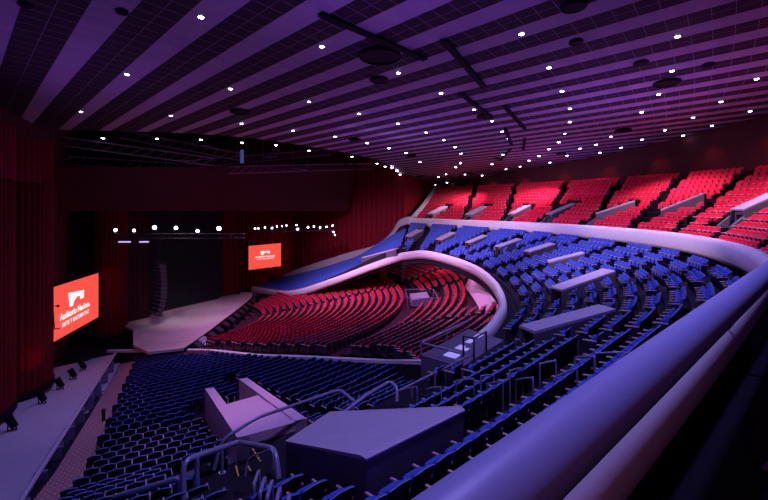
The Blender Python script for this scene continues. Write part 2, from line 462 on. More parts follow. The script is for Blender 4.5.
# pale end block below the tip of the far wing parapet
mb = MB()
tip = wl[-12:]
for a, b in zip(tip, tip[1:]):
    mb.quad(a+Vector((.05,.15,-.8)), b+Vector((.05,.15,-.8)), Vector((b.x+.05,b.y+.15,-15)), Vector((a.x+.05,a.y+.15,-15)))
a, b = wl[-1], FB[-1]; mb.quad(a+Vector((0,0,-.5)), b+Vector((0,0,.2)), Vector((b.x,b.y,-15)), Vector((a.x,a.y,-15)))
struct('wall_wing_end', mb, M['slab'], fix=False)
# back of stalls
mb = MB()
pp = [(14.5,33),(16.6,44),(17.6,53),(14.6,65),(2.4,66.5)]
for a, b in zip(pp, pp[1:]): mb.quad(Vector((*a,-14)), Vector((*b,-14)), Vector((*b,-6.6)), Vector((*a,-6.6)))
struct('wall_stalls_back', mb, M['void'])

# ------------------------------------------------------------------ outer walls
mb = MB()
bk = [Vector((p.x,p.y,0)) for p in outer[1:]]
bk = [Vector((10.5,82,0)) , Vector((15.3,72.6,0)), Vector((20.8,65,0)), Vector((26,55.2,0)), Vector((29.7,45.4,0)), Vector((31.8,37,0)), Vector((32.4,29.5,0)), Vector((30.6,20.8,0)), Vector((26.5,9.8,0)), Vector((17.6,-3.6,0))]
bk = crom(bk, 8)
for a, b in zip(bk, bk[1:]):
    mb.quad(a+Vector((0,0,-4)), b+Vector((0,0,-4)), b+Vector((0,0,zc(0,b.y)+.1)), a+Vector((0,0,zc(0,a.y)+.1)))
struct('wall_back', mb, M['wallback'])
# far side wall in pleated red panels
mb = MB(); fw = [Vector((10.5,82,0)), Vector((3.2,67.6,0)), Vector((-4.5,70.6,0)), Vector((-17,75.4,0)), Vector((-22,77.5,0)), Vector((-30,80,0))]
def pleat(path, step, depth):
    L = sum((b-a).length for a, b in zip(path, path[1:])); n = int(L/step)
    q = resample(path, n+1); s = side_of(q)
    return [p + s[i]*(depth if i % 2 else 0) for i, p in enumerate(q)]
q = pleat(fw[1:], .45, .14)
for a, b in zip(q, q[1:]): mb.quad(a+Vector((0,0,-16)), b+Vector((0,0,-16)), b+Vector((0,0,11.4)), a+Vector((0,0,11.4)))
for a, b in zip(fw[:1], fw[1:2]): mb.quad(a+Vector((0,0,-16)), b+Vector((0,0,-16)), b+Vector((0,0,11.4)), a+Vector((0,0,11.4)))
struct('wall_right', mb, M['wallred'])
# near side wall
mb = MB(); nw = [Vector((-17.5,4,0)), Vector((-23.5,18,0)), Vector((-27.5,26,0)), Vector((-30.5,34,0)), Vector((-33.5,44,0)), Vector((-38,52,0))]
q = pleat(nw, .45, -.12)
for a, b in zip(q, q[1:]): mb.quad(a+Vector((0,0,-16)), b+Vector((0,0,-16)), b+Vector((0,0,11)), a+Vector((0,0,11)))
struct('wall_left', mb, M['header'])
# side parapet on the outer edge of the far wing
wp = crom([Vector((4.6,65.0,-1.9)), at(402,219,65), at(392,233,66.6), at(375,245,68), at(341,255,69.6), at(290,272,72.3), at(280,280,73.2)], 8)
sw = side_of(wp, 1)
mb = MB(); mb.sweep(wp, [(-.35,-1.1),(-.35,0),(.35,.02),(.35,-1.1)], lambda i: sw[i], smooth=False)
single('wing_side_wall', mb, M['slab'], 'blue-grey sloping side wall stepping down along the far red wall', 'parapet')
mb = MB(); up_e = [Vector((4.6,65.0,-1.8)), Vector((6.0,67.6,-.5)), Vector((9.7,77,3.3))]; se = side_of(up_e, 1)
mb.sweep(up_e, [(-.3,-1.5),(-.3,0),(.3,0),(.3,-1.5)], lambda i: se[i], smooth=False)
single('balcony_end_wall', mb, M['slab'], 'blue-grey sloping end wall beside the farthest red balcony seats', 'parapet')

# ------------------------------------------------------------------ stage
SZ = -13.8
sf = [Vector((-19.2,40.3,SZ)), Vector((-19.1,44.9,SZ)), Vector((-19.2,50.8,SZ)), Vector((-19.3,56.3,SZ)), Vector((-19.6,61.8,SZ)), Vector((-20.4,65.5,SZ))]
sfs = crom(sf, 6)
poly = sfs + [Vector((-24,66,SZ)), Vector((-31,55,SZ)), Vector((-30,48,SZ)), Vector((-27.6,46.2,SZ)), Vector((-24.6,41.2,SZ)), Vector((-22,39.2,SZ))]
mb = MB(); mb.prism([p - Vector((0,0,.25)) for p in poly], poly); struct('floor_stage', mb, M['stage'])
mb = MB(); ss = side_of(sfs)
mb.sweep([p - Vector((0,0,.15)) for p in sfs], [(0,-1.3),(0,.1),(.12,.1),(.12,-1.3)], lambda i: ss[i], smooth=False); struct('trim_stage_front', mb, M['black'])
# barrier of floor monitors along the apron
k = 0
for i in range(2, len(sfs)-3, 2):
    if i in (4, 24): continue
    p = sfs[i] + ss[i]*.75; d = ss[i]; t = Vector((-d.y, d.x, 0)); z0 = -14.65
    b = [p - t*.55 - d*.3, p + t*.55 - d*.3, p + t*.55 + d*.4, p - t*.55 + d*.4]
    root = thing('floor_monitor', 'black wedge loudspeaker in front of the stage edge, %s from the near end' % ('first','second','third','fourth','fifth','sixth','seventh','eighth','ninth','tenth','eleventh','twelfth','thirteenth')[k], 'loudspeaker', (p.x,p.y,z0), 'wedges along the stage edge')
    mb = MB(); mb.prism([Vector((c.x,c.y,z0)) for c in b], [Vector((c.x,c.y,z0+(.95 if j < 2 else .45))) for j, c in enumerate(b)]); part(root, 'cabinet', mb, M['blackm'])
    mb = MB(); q = [p - t*.48 - d*.2, p + t*.48 - d*.2, p + t*.48 + d*.33, p - t*.48 + d*.33]
    mb.quad(*[Vector((c.x,c.y,z0+(.96-.5*(.1 if j<2 else .86)))) + Vector((0,0,.03)) for j, c in enumerate(q)]); part(root, 'speaker_grille', mb, M['leg'])
    k += 1
# steps up to the stage
for i, nm in ((4, 'grey steps up to the stage near its closer end'), (30, 'grey steps up to the stage at its far end beside the red wing')):
    i = min(i, len(sfs)-2); p = sfs[i]; d = ss[i]; t = Vector((-d.y, d.x, 0)); root = thing('stage_steps', nm, 'steps', (p.x,p.y,-14.9))
    for j in range(4):
        mb = MB(); c = p + d*(.35+.3*j); h = .9 - .22*j
        mb.prism([Vector((q.x,q.y,-14.75)) for q in (c-t*.7-d*.15, c+t*.7-d*.15, c+t*.7+d*.15, c-t*.7+d*.15)], [Vector((q.x,q.y,-14.75+h)) for q in (c-t*.7-d*.15, c+t*.7-d*.15, c+t*.7+d*.15, c-t*.7+d*.15)])
        part(root, 'step', mb, M['slab'])
# stage backdrop and wings
mb = MB()
for a, b in zip([(-38,44),(-30,50.5),(-27.3,56),(-24.2,61),(-24.4,67)], [(-30,50.5),(-27.3,56),(-24.2,61),(-24.4,67),(-28.5,79.5)]):
    mb.quad(Vector((*a,-15)), Vector((*b,-15)), Vector((*b,4)), Vector((*a,4)))
struct('wall_stage_back', mb, M['backdrop'])
def drape(name, label, pts, z0, z1, m=M['curtain'], step=.28, depth=.16, group=None):
    q = resample(crom([Vector((*p, 0)) for p in pts], 10), max(6, int(sum(hypot(b[0]-a[0], b[1]-a[1]) for a, b in zip(pts, pts[1:]))/step)*2))
    s = side_of(q); mb = MB(); n = len(q)
    q = [p + s[i]*depth*.5*sin(i*pi/2*1.0) for i, p in enumerate(q)]
    V = [Vector((p.x,p.y,z)) for z in (z0, (z0+z1)/2, z1) for p in q]
    mb.add(V, [(r*n+i, r*n+i+1, (r+1)*n+i+1, (r+1)*n+i) for r in range(2) for i in range(n-1)], 0, True)
    q2 = [p - s[i]*.06 for i, p in enumerate(q)]
    V = [Vector((p.x,p.y,z)) for z in (z0, (z0+z1)/2, z1) for p in q2]
    mb.add(V, [(r*n+i, (r+1)*n+i, (r+1)*n+i+1, r*n+i+1) for r in range(2) for i in range(n-1)], 0, True)
    return single(name, mb, m, label, 'curtain', group, fix=False)
drape('stage_curtain', 'dark red curtain hanging at the far side of the stage, left of the small screen', [(-24.0,62.8),(-23.0,64.0),(-22.0,64.3)], SZ, -1.2)
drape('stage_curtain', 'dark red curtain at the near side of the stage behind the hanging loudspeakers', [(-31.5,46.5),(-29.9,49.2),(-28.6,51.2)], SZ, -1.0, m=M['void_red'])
# red column by the near end of the stage
root = thing('stage_column', 'tall round red fluted column between the large screen and the stage', 'column', (-30.9,47.6,-15))
def circ(cx, cy, r, a0, a1, n): return [(cx + r*cos(lerp(a0,a1,i/n)), cy + r*sin(lerp(a0,a1,i/n))) for i in range(n+1)]
def flute_col(root, cx, cy, r, z0, z1, nf, m, depth=.10):
    mb = MB(); n = nf*4; V = []
    for z in (z0, (z0+z1)/2, z1):
        for i in range(n):
            a = 2*pi*i/n; rr = r + depth*abs(sin(a*nf/2)) - depth
            V.append(Vector((cx+rr*cos(a), cy+rr*sin(a), z)))
    mb.add(V, [(r_*n+i, r_*n+(i+1)%n, (r_+1)*n+(i+1)%n, (r_+1)*n+i) for r_ in range(2) for i in range(n)], 0, False)
    mb.add(V[-n:], [tuple(range(n))]); 
    part(root, 'shaft', mb, m)
    mb = MB(); mb.cyl((cx,cy,z0-.05), (cx,cy,z0+.35), r+.08, 32); part(root, 'plinth', mb, M['black'])
flute_col(root, -30.9, 47.6, 1.6, -14.9, .5, 26, M['curtain'])
# big red pleated columns on the side ledge
root = thing('fluted_column', 'huge dark red pleated column at the left edge, standing on the grey ledge', 'column', (-25.3,23.2,-12), 'pleated red columns on the ledge')
flute_col(root, -25.3, 23.2, 3.75, -12.2, 4.6, 60, M['curtain'], .16)
root = thing('fluted_column', 'second dark red pleated column, narrower, between the first and the large screen', 'column', (-26.3,29.0,-12.8), 'pleated red columns on the ledge')
flute_col(root, -26.3, 29.0, 2.75, -12.9, 4.4, 44, M['curtain'], .14)

# header above the stage
hd = crom([Vector((-46,38,0)), Vector((-34,42.8,0)), Vector((-26,49,0)), Vector((-16,59,0)), Vector((-6,69.5,0))], 8)
mb = MB()
for a, b in zip(hd, hd[1:]):
    za, zb = -7/420*a.y, -7/420*b.y
    mb.quad(Vector((a.x,a.y,za)), Vector((b.x,b.y,zb)), Vector((b.x+1.2,b.y-1.3,37/420*(b.y-1.3))), Vector((a.x+1.2,a.y-1.3,37/420*(a.y-1.3))))
    mb.quad(Vector((b.x+1.2,b.y-1.3,37/420*(b.y-1.3))), Vector((a.x+1.2,a.y-1.3,37/420*(a.y-1.3))), Vector((a.x-2,a.y+2,37/420*(a.y-1.3)+.3)), Vector((b.x-2,b.y+2,37/420*(b.y-1.3)+.3)))
    mb.quad(Vector((a.x,a.y,za)), Vector((b.x,b.y,zb)), Vector((b.x-1,b.y+1.2,zb)), Vector((a.x-1,a.y+1.2,za)))
struct('wall_proscenium', mb, M['header'], fix=False)

mb = MB()
for a, b in zip([(-75,40),(-60,58),(-30,80),(-5,84)], [(-60,58),(-30,80),(-5,84),(13,86)]): mb.quad(Vector((*a,-2)), Vector((*b,-2)), Vector((*b,12)), Vector((*a,12)))
struct('wall_stage_loft', mb, M['void'], fix=False)
# ------------------------------------------------------------------ rigging
def truss(name, label, pts, w=.5, m=M['blackm'], cat='truss', group=None):
    mb = MB(); pts = [Vector(p) for p in pts]
    for a, b in zip(pts, pts[1:]):
        d = (b-a).normalized(); sidev = Vector((d.y,-d.x,0)).normalized()*w/2; upv = Vector((0,0,w/2))
        for sx in (-1,1):
            for sz in (-1,1): mb.cyl(a+sidev*sx+upv*sz, b+sidev*sx+upv*sz, .035, 6)
        n = max(2, int((b-a).length/w/1.3))
        for i in range(n):
            p, q = a.lerp(b, i/n), a.lerp(b, (i+1)/n)
            for sx in (-1,1): mb.cyl(p+sidev*sx-upv, q+sidev*sx+upv, .02, 5)
            mb.cyl(p-sidev+upv, q+sidev+upv, .02, 5); mb.cyl(p-sidev-upv, q+sidev-upv, .02, 5)
    return single(name, mb, m, label, cat, group)
truss('lighting_truss', 'black lattice truss over the stage carrying the row of six bright lamps', [at(110,236,43), at(246,236,47)])
truss('lighting_truss', 'black lattice truss with many small lamps above the small screen', [at(248,231,60), at(334,229,63)])
def stage_lamp(px, py, Y, label, size=.22, group=None):
    p = at(px, py, Y); root = thing('stage_light', label, 'stage light', p, group)
    d = Vector((-p.x, -p.y, -p.z*.2)).normalized()
    mb = MB(); mb.cyl(p, p - d*.55, size*1.05, 12, 0, size*.7); part(root, 'housing', mb, M['black'])
    mb = MB(); mb.ball(p + d*.02, size*.95, 0, 10, 6, (1,1,1)); part(root, 'lens', mb, M['stagelamp'])
    mb = MB(); mb.cyl(p - d*.3, p - d*.3 + Vector((0,0,.5)), .03, 6); part(root, 'yoke', mb, M['blackm'])
ORD = ['first','second','third','fourth','fifth','sixth','seventh','eighth','ninth','tenth','eleventh','twelfth','thirteenth','fourteenth','fifteenth','sixteenth','seventeenth','eighteenth','nineteenth','twentieth',
       'twenty-first','twenty-second','twenty-third','twenty-fourth','twenty-fifth','twenty-sixth','twenty-seventh','twenty-eighth','twenty-ninth','thirtieth','thirty-first','thirty-second','thirty-third','thirty-fourth','thirty-fifth',
       'thirty-sixth','thirty-seventh','thirty-eighth','thirty-ninth','fortieth','forty-first','forty-second','forty-third','forty-fourth','forty-fifth','forty-sixth','forty-seventh','forty-eighth','forty-ninth','fiftieth']
def ordn(k):
    return ORD[k] if k < 50 else str(k+1) + 'th'
for i, (x, y, r) in enumerate(((115.5,230,.17),(134,230.5,.15),(154.5,227.5,.21),(176,228,.19),(197.5,231,.17),(219,228.5,.24))):
    stage_lamp(x, y, 43+i*.6, 'bright violet-white stage lamp on the truss above the stage, %s from the left' % ORD[i], r, 'lamps on the truss over the stage')
for i, (x, y, r) in enumerate(((255,228.5,.14),(258.5,228.5,.13),(265,227.5,.14),(272,228,.15),(277,226.5,.12),(282,226,.1),(286.5,225.5,.12),(297.5,229,.2),(296.5,225,.1),(308,227.5,.17),(314,226.5,.13),(320,227.5,.18),(326.5,227,.14),(332.5,225.5,.13),(333.5,232,.12),(335,235,.12))):
    stage_lamp(x, y, 60+i*.25, 'small violet lamp on the truss above the small screen, %s from the left' % ORD[i], r*.85, 'lamps on the truss above the small screen')
# two lit strips under the near truss
for i, (x0, x1) in enumerate(((118,131),(139,149))):
    mb = MB(); a, b = at(x0,241.8,43.5), at(x1,242,43.8); mb.box((a+b)/2, (abs(b.x-a.x),.25,.12))
    single('light_bar', mb, M['stagelamp'] if False else mat('bar_glow', (.8,.8,.9), .5, emit=(.55,.4,1), es=1.2), '%s violet light bar under the stage truss' % ('longer left','shorter right')[i], 'light bar')
# line array of loudspeakers
root = thing('line_array', 'curved column of black loudspeakers hanging over the near side of the stage', 'loudspeaker', at(160,314,48))
prev = None
for i in range(12):
    t = i/11; px = 159.5 + 2.2*sin(t*2.2) - 5*t*t*t; py = 266 + 47*t
    p = at(px, py, 48); mb = MB(); R_ = Matrix.Rotation(-.25 - .5*t*t, 3, 'X') @ Matrix.Identity(3); Rz = Matrix.Rotation(-.55, 3, 'Z')
    mb.box(p, (1.35,.75,.40), 0, Rz @ R_); part(root, 'speaker_box', mb, mat('array_black', (.035,.03,.05), .5))
mb = MB(); mb.box(at(159.5,263,48), (1.2,.8,.12)); mb.cyl(at(159.5,263,48), at(160,236,48), .04, 6); mb.cyl(at(157.5,263,48), at(158,236,48), .04, 6); part(root, 'flying_frame', mb, M['blackm'])
# beams in the dark roof over the stage
for i, (a, b, Y0, Y1) in enumerate((((60,141),(215,162),44,50),((120,134),(240,157),48,54),((180,165),(330,152),50,66),((60,160),(330,176),46,68),((230,170),(385,166),52,72))):
    truss('roof_truss', ('lowest', 'highest', 'middle', 'longest', 'rightmost')[i] + ' purple-lit lattice beam in the dark roof above the stage', [at(*a,Y0), at(*b,Y1)], .9, mat('truss_lit_purple', (.40,.30,.42), .6), group='roof beams over the stage')  # purple light on the beams is put into their colour
for i, (x, y, w) in enumerate(((205,146,.5),(242,156,.6),(172,173,.8),(270,157,.9),(300,170,1.0))):
    p = at(x, y, 52+2*i); mb = MB(); mb.tube([p + Vector((w*cos(t*pi/8), w*sin(t*pi/8), 0)) for t in range(17)], .06, 6); mb.cyl(p+Vector((w,0,0)), p+Vector((w,0,3)), .03, 5); mb.cyl(p-Vector((w,0,0)), p+Vector((-w,0,3)), .03, 5)
    single('hanging_hoop', mb, M['steel'], '%s dark ring hung under the stage roof, counted from the top of the photo' % ORD[(0,1,4,2,3)[i]], 'ring', 'rings under the stage roof')
# cable drop, its blue light put into the cable as emission
mb = MB(); mb.cyl(at(242,150,50), at(242,163,50), .22, 8); single('cable_drop', mb, mat('blue_cable', (.1,.1,.25), .5, emit=(.12,.12,.5), es=.35), 'short blue-lit cable bundle hanging in front of the roof beams', 'cable')

# ------------------------------------------------------------------ screens
def screen(label, bl, br, h, scale):
    bl, br = Vector(bl), Vector(br); ax = (br-bl).normalized(); w = (br-bl).length; nrm = Vector((ax.y,-ax.x,0))
    if nrm.dot(-bl) < 0: nrm = -nrm
    root = thing('projection_screen', label, 'screen', (bl+br)/2)
    up = Vector((0,0,1))
    def Q(a, b, d=0): return bl + ax*a + up*b + nrm*d
    mb = MB(); mb.hexa([Q(0,0,-.15),Q(w,0,-.15),Q(w,0,0),Q(0,0,0),Q(0,h,-.15),Q(w,h,-.15),Q(w,h,0),Q(0,h,0)]); part(root, 'display', mb, M['screen'])
    mb = MB(); e = .22
    for a0,a1,b0,b1 in ((-e,w+e,-e,0),(-e,w+e,h,h+e),(-e,0,0,h),(w,w+e,0,h)):
        mb.hexa([Q(a0,b0,-.2),Q(a1,b0,-.2),Q(a1,b0,.06),Q(a0,b0,.06),Q(a0,b1,-.2),Q(a1,b1,-.2),Q(a1,b1,.06),Q(a0,b1,.06)])
    part(root, 'screen_frame', mb, M['black'])
    # emblem: a leaning block with a notch cut from below
    cx, cy, k = w*.5, h*.655, scale*h/4.2
    P = [(-.85,.72),(-.68,-.78),(-.36,-.82),(-.28,-.42),(.08,.02),(.42,-.04),(.46,-.42),(.86,-.40),(.88,.46)]
    mb = MB(); mb.prism([Q(cx+a*1.65*k,cy+b*.78*k,.01) for a,b in P],[Q(cx+a*1.65*k,cy+b*.78*k,.03) for a,b in P]); part(root, 'emblem', mb, M['logo'], 'white emblem')
    for txt, y, sz, nm in (('Auditorio Nacional', cy-1.32*k, .72*k, 'lettering'), ('ARTE Y ENCUENTRO', cy-1.92*k, .47*k, 'small_lettering')):
        cu = bpy.data.curves.new(nm, 'FONT'); cu.body = txt; cu.size = sz; cu.align_x = 'CENTER'; cu.extrude = .008; cu.offset = .018*k if nm == 'lettering' else .006*k
        cu.space_character = 1.0 if nm == 'lettering' else 1.15
        cu.materials.append(M['logo'])
        tmp = bpy.data.objects.new('tmp', cu); me = bpy.data.meshes.new_from_object(tmp); me.name = nm; bpy.data.objects.remove(tmp)
        o = bpy.data.objects.new(nm, me); COL.objects.link(o); o.parent = root
        m3 = Matrix((ax, up, nrm)).transposed().to_4x4(); m3.translation = Q(cx, y, .03) - (root.location - EYE)
        o.matrix_local = m3
        o['label'] = 'white lettering'
    return root
screen('large glowing red-orange screen with white lettering beside the pleated columns', (-25.0,31.2,-10.5), (-27.2,40,-10.75), 4.2, 1.0)
mb = MB(); mb.cyl(at(52,306,31.0), at(58,306,31.2), .03, 6); mb.ball(at(58,306,31.2), .10); mb.cyl(at(54,329,31.0), at(60,328.5,31.2), .035, 6); mb.cyl(at(53,306,31.05), at(54.5,329,31.05), .03, 6); single('screen_rod', mb, M['black'], 'thin black rod with a ball and a prong in front of the large red screen', 'rod')
screen('small glowing red-orange screen with white lettering across the hall by the far wing', at(248.5,270,70), at(281,266,73), 4.0, .62)

# ------------------------------------------------------------------ side ledge
def led(u, dv, z): return hall(u, vslab(u) + dv, z)
LP0, LP1 = at(18,500,15.2), at(114,354,40.0); LI0, LI1 = at(0,423,22.3), at(93,356,39.6)
LU0, LU1 = huv(LP0)[0], huv(LP1)[0]
def zl(u): return lerp(LP0.z, LP1.z, (u-LU0)/(LU1-LU0))
us = [13 + 34.2*k/24 for k in range(25)]
def led_in(u):
    t = (u - huv(LI0)[0])/(huv(LI1)[0]-huv(LI0)[0]); p = LI0.lerp(LI1, 0).copy(); p = LI0 + (LI1-LI0)*t
    return Vector((p.x, p.y, zl(u)-.06))
root = thing('side_ledge', 'long sloping lavender-grey ledge along the left wall in front of the red columns', 'ledge', led(33, -1.2, zl(33)-1))
mb = MB(); D = Vector((0,0,.16))
for a, b in zip(us, us[1:]):
    A0, A1 = led(a,0,zl(a)-.06), led(b,0,zl(b)-.06); B0, B1 = led_in(a), led_in(b)
    mb.quad(A0,A1,B1,B0); mb.quad(A0,A1,A1-D,A0-D); mb.quad(A0-D,A1-D,B1-D,B0-D)
part(root, 'top_slab', mb, M['ledge'])
mb = MB()
for a, b in zip(us, us[1:]):
    B0, B1 = led_in(a)-Vector((0,0,.10)), led_in(b)-Vector((0,0,.10)); o = Vector((-.743,-.669,0))*5.5
    mb.quad(B0, B1, B1+o, B0+o)
part(root, 'inner_strip', mb, M['ledge'])
mb = MB()
for a, b in zip(us, us[1:]):
    p = [led(a,-.2,zl(a)-1.0), led(b,-.2,zl(b)-1.0), led(b,.46,zl(b)-1.0), led(a,.46,zl(a)-1.0)]
    mb.quad(*p); mb.quad(p[3], p[2], p[2]-Vector((0,0,.9)), p[3]-Vector((0,0,.9)))
    mb.quad(p[0], p[1], led(b,-.2,zl(b)-.1), led(a,-.2,zl(a)-.1))
part(root, 'plinth', mb, M['ledge'])
root = thing('ledge_rail', 'long pale handrail on dark posts down the edge of the grey ledge', 'handrail', led(33, .1, zl(33)-1))
mb = MB(); mb.tube([led(u,.10,zl(u)+.02) for u in us], .10, 10); part(root, 'rail_tube', mb, M['ledge'])
for px in (20.0, 22.3, 24.8, 27.4, 30.2, 33.2, 36.4, 39.8, 43.4):
    mb = MB(); p = led(px,.14,zl(px)-.5); mb.box(p, (.45,.20,.95), 0, Matrix.Rotation(.73,3,'Z')); part(root, 'post', mb, M['booth'])
# spot lamps standing on the ledge
for i, (px, py, Y) in enumerate(((12,432,22.3),(42,398,26.6),(60,389,29.5),(73,377,32.0),(83,369,34.6))):
    u = huv(at(px,py,Y)); p = at(px,py,Y); z = zl(u[0])-.15; p = Vector((p.x,p.y,z)); u0 = u
    root = thing('uplight', 'black spotlight on a base on the ledge by the red columns, %s from the front' % ORD[i], 'spotlight', p, 'spotlights on the ledge')
    mb = MB(); mb.cyl(p, p+Vector((0,0,.08)), .3, 14); part(root, 'base', mb, M['black'])
    mb = MB(); mb.tube([p+Vector((-.22,0,.05)), p+Vector((-.22,0,.5)), p+Vector((-.2,0,.55))], .03, 6); mb.tube([p+Vector((.22,0,.05)), p+Vector((.22,0,.5)), p+Vector((.2,0,.55))], .03, 6); part(root, 'yoke', mb, M['black'])
    mb = MB(); q = p+Vector((0,0,.5)); mb.cyl(q+Vector((.12,.05,-.22)), q+Vector((-.2,-.05,.38)), .17, 12, 0, .21); part(root, 'lamp_head', mb, M['black'])
# dark discs set in the ledge at the foot of the columns
# aisle steps with dotted nosing beside the ledge
root = thing('side_steps', 'long flight of brownish aisle steps with dotted yellow edges beside the ledge', 'steps', led(33,.9,zN(21)))
mb = MB(); my = MB(); u = 17.0
while u < 46.5:
    w0, w1 = .5, 1.85
    rr = (led(u,.9,0)-ON); rr.z = 0; z = zN(rr.length) + .08; st = .42
    a, b, c, d = led(u,w0,z), led(u,w1,z), led(u+st,w1,z), led(u+st,w0,z)
    mb.quad(a,b,c,d,0); mb.quad(d,c,c-Vector((0,0,.3)),d-Vector((0,0,.3)),0)
    n = 7
    for k in range(n):
        q0, q1 = d.lerp(c, (k+.30)/n), d.lerp(c, (k+.58)/n); bk_ = Vector((.669,-.743,0))*.035
        if u < 30: my.quad(q0+Vector((0,0,.006)), q1+Vector((0,0,.006)), q1+bk_+Vector((0,0,.006)), q0+bk_+Vector((0,0,.006)))
    u += st
part(root, 'treads', mb, M['stair']); part(root, 'dotted_nosing', my, M['yellow'], 'dotted yellow edges')
# ------------------------------------------------------------------ entrance covers (vomitories)
def cover(label, inner, outer_, width, drop_in, drop_out, group, top=M['slab'], sidem=M['slabdark'], frontm=M['brown'], thick=.12, door=True):
    inner, outer_ = Vector(inner), Vector(outer_)
    d = outer_ - inner; d.z = 0; d.normalize(); n = Vector((-d.y, d.x, 0))*width/2
    root = thing('entrance_cover', label, 'entrance cover', (inner+outer_)/2 - Vector((0,0,(drop_in+drop_out)/2)), group)
    Z = Vector((0,0,thick))
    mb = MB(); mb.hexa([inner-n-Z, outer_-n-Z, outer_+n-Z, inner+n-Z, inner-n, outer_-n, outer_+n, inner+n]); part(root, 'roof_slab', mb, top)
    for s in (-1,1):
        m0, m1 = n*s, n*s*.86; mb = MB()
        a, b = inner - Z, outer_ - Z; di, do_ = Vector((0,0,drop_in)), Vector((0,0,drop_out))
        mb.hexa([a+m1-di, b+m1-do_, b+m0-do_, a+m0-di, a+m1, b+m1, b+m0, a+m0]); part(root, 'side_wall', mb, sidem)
    if door:
        a = inner + d*.25 - Z; di = Vector((0,0,drop_in)); mb = MB()
        mb.hexa([a-n*.86-di, a-n*.86-di+d*.1, a+n*.86-di+d*.1, a+n*.86-di, a-n*.86, a-n*.86+d*.1, a+n*.86+d*.1, a+n*.86]); part(root, 'front_wall', mb, frontm)
        mb = MB(); a = inner + d*.2 - Z; h = Vector((0,0,drop_in)); t = Vector((0,0,.25))
        mb.hexa([a-n*.55-h, a-n*.55-h+d*.04, a+n*.55-h+d*.04, a+n*.55-h, a-n*.55-t, a-n*.55+d*.04-t, a+n*.55+d*.04-t, a+n*.55-t]); part(root, 'doorway', mb, M['black'])
    return root
VT_PX = [((527,328),(607,306.5),.95), ((556,288),(609,269.5),1.1), ((548,261),(583,252),1.1), ((527,251),(552,243),1.1), ((498,246),(519,238.5),1.1), ((468,242),(485,235),1.1), ((439,239),(453,232),1.1), ((409,235.5),(420,229.5),1.1)]
V_T = [(onto('floor_blue_tier', *a, 1.15), onto('floor_blue_tier', *b, .9), w) for a, b, w in VT_PX]
tn = ['largest thin lavender-topped entrance cover among the blue seats, nearest after the big dark one', 'second lavender entrance cover in the blue tier past the largest thin one', 'third', 'fourth', 'fifth', 'sixth', 'seventh', 'eighth']
for i, (a, b, w) in enumerate(V_T):
    a, b = Vector(a), Vector(b)
    cover(tn[i] if i < 2 else '%s lavender-topped entrance cover in the blue tier counting away from the camera' % ORD[i], a, b, w, 1.3, 1.1, 'entrance covers in the blue tier')
# pinkish double slab in the far wing
a, b = onto('floor_far_wing', 366,257, 1.0, 40), onto('floor_far_wing', 400.5,247.8, 1.0, 40)
FC = (a, b)
cover('pale pinkish double slab entrance cover among the far wing blue seats', a, b, 1.4, .8, .8, 'entrance covers in the blue tier', top=M['pink'])
# the big dark one near the camera
root = thing('entrance_cover', 'big dark blue box with sloping lavender top in the foreground beside blue seats', 'entrance cover', hall(7.1,6.1,-6.4), 'entrance covers in the blue tier')
K = [hall(5.6,4.6,-4.45), hall(5.6,7.75,-4.5), hall(5.9,8.0,-4.62), hall(8.75,7.8,-5.75), hall(8.5,4.55,-5.3), hall(5.75,4.5,-4.47)]
K = [at(366.5,459,7.15), at(463,406.5,9.55), at(465,411,9.75), at(368,411.8,11.75), at(330,413,11.9), at(285,441,9.35), at(360,455,7.3)]
K = [at(366.5,459,7.15), at(465,410,9.55), at(461,405.8,9.75), at(330,411.5,11.9), at(285,441,9.35), at(360,455,7.25)]
mb = MB(); mb.prism([p - Vector((0,0,.03)) for p in K], K); part(root, 'roof_slab', mb, M['slab'])
mb = MB(); cK = sum(K, Vector())/len(K)
Kc = [p.lerp(cK, .015) for p in K]
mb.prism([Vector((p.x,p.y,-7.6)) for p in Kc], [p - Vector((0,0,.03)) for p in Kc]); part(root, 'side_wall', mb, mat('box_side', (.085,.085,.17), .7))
# the pink entrance with open stair well in the near wing
root = thing('stair_entrance', 'pink stone entrance roof with two side walls around an open stairwell among dark seats', 'entrance cover', hall(19,8.4,-10.8))
c00, c01 = at(237,438,15.4), at(307,419,16.4)         # back edge corners
c10, c11 = at(220,406,20.0), at(265.5,393,21.3)       # roof front edge
c20, c21 = at(205,389,23.6), at(247,378,24.9)         # ends of side walls
Z = Vector((0,0,.35))
mb = MB(); mb.hexa([c00-Z, c01-Z, c11-Z, c10-Z, c00, c01, c11, c10]); part(root, 'roof_slab', mb, M['pink'])
ac = (c01-c00).normalized()*.45
ac.z = 0
for (a, b, e, s, side_) in ((c00, c10, c20, 1, 0), (c01, c11, c21, -1, 1)):
    mb = MB(); o = ac*s
    t = [a+Vector((0,0,.02)), a+o+Vector((0,0,.02)), e+o+Vector((0,0,.02)), e+Vector((0,0,.02))]
    mb.prism([p - Vector((0,0,1.9)) for p in t], t); part(root, 'side_wall', mb, M['pink'])
mb = MB(); mb.prism([c00+Vector((0,0,-1.9)), c01+Vector((0,0,-1.9)), c01+Vector((0,0,-1.9))+(c11-c01)*.03, c00+Vector((0,0,-1.9))+(c10-c00)*.03], [c00-Z, c01-Z, c01-Z+(c11-c01)*.03, c00-Z+(c10-c00)*.03]); part(root, 'back_wall', mb, M['slabdark'])
mb = MB(); w0, w1 = c10.lerp(c20,.0)-Vector((0,0,1.5)), c11-Vector((0,0,1.5))
mb.quad(w0, w1, c21-Vector((0,0,1.6)), c20-Vector((0,0,1.6))); part(root, 'stairwell_floor', mb, M['void'])
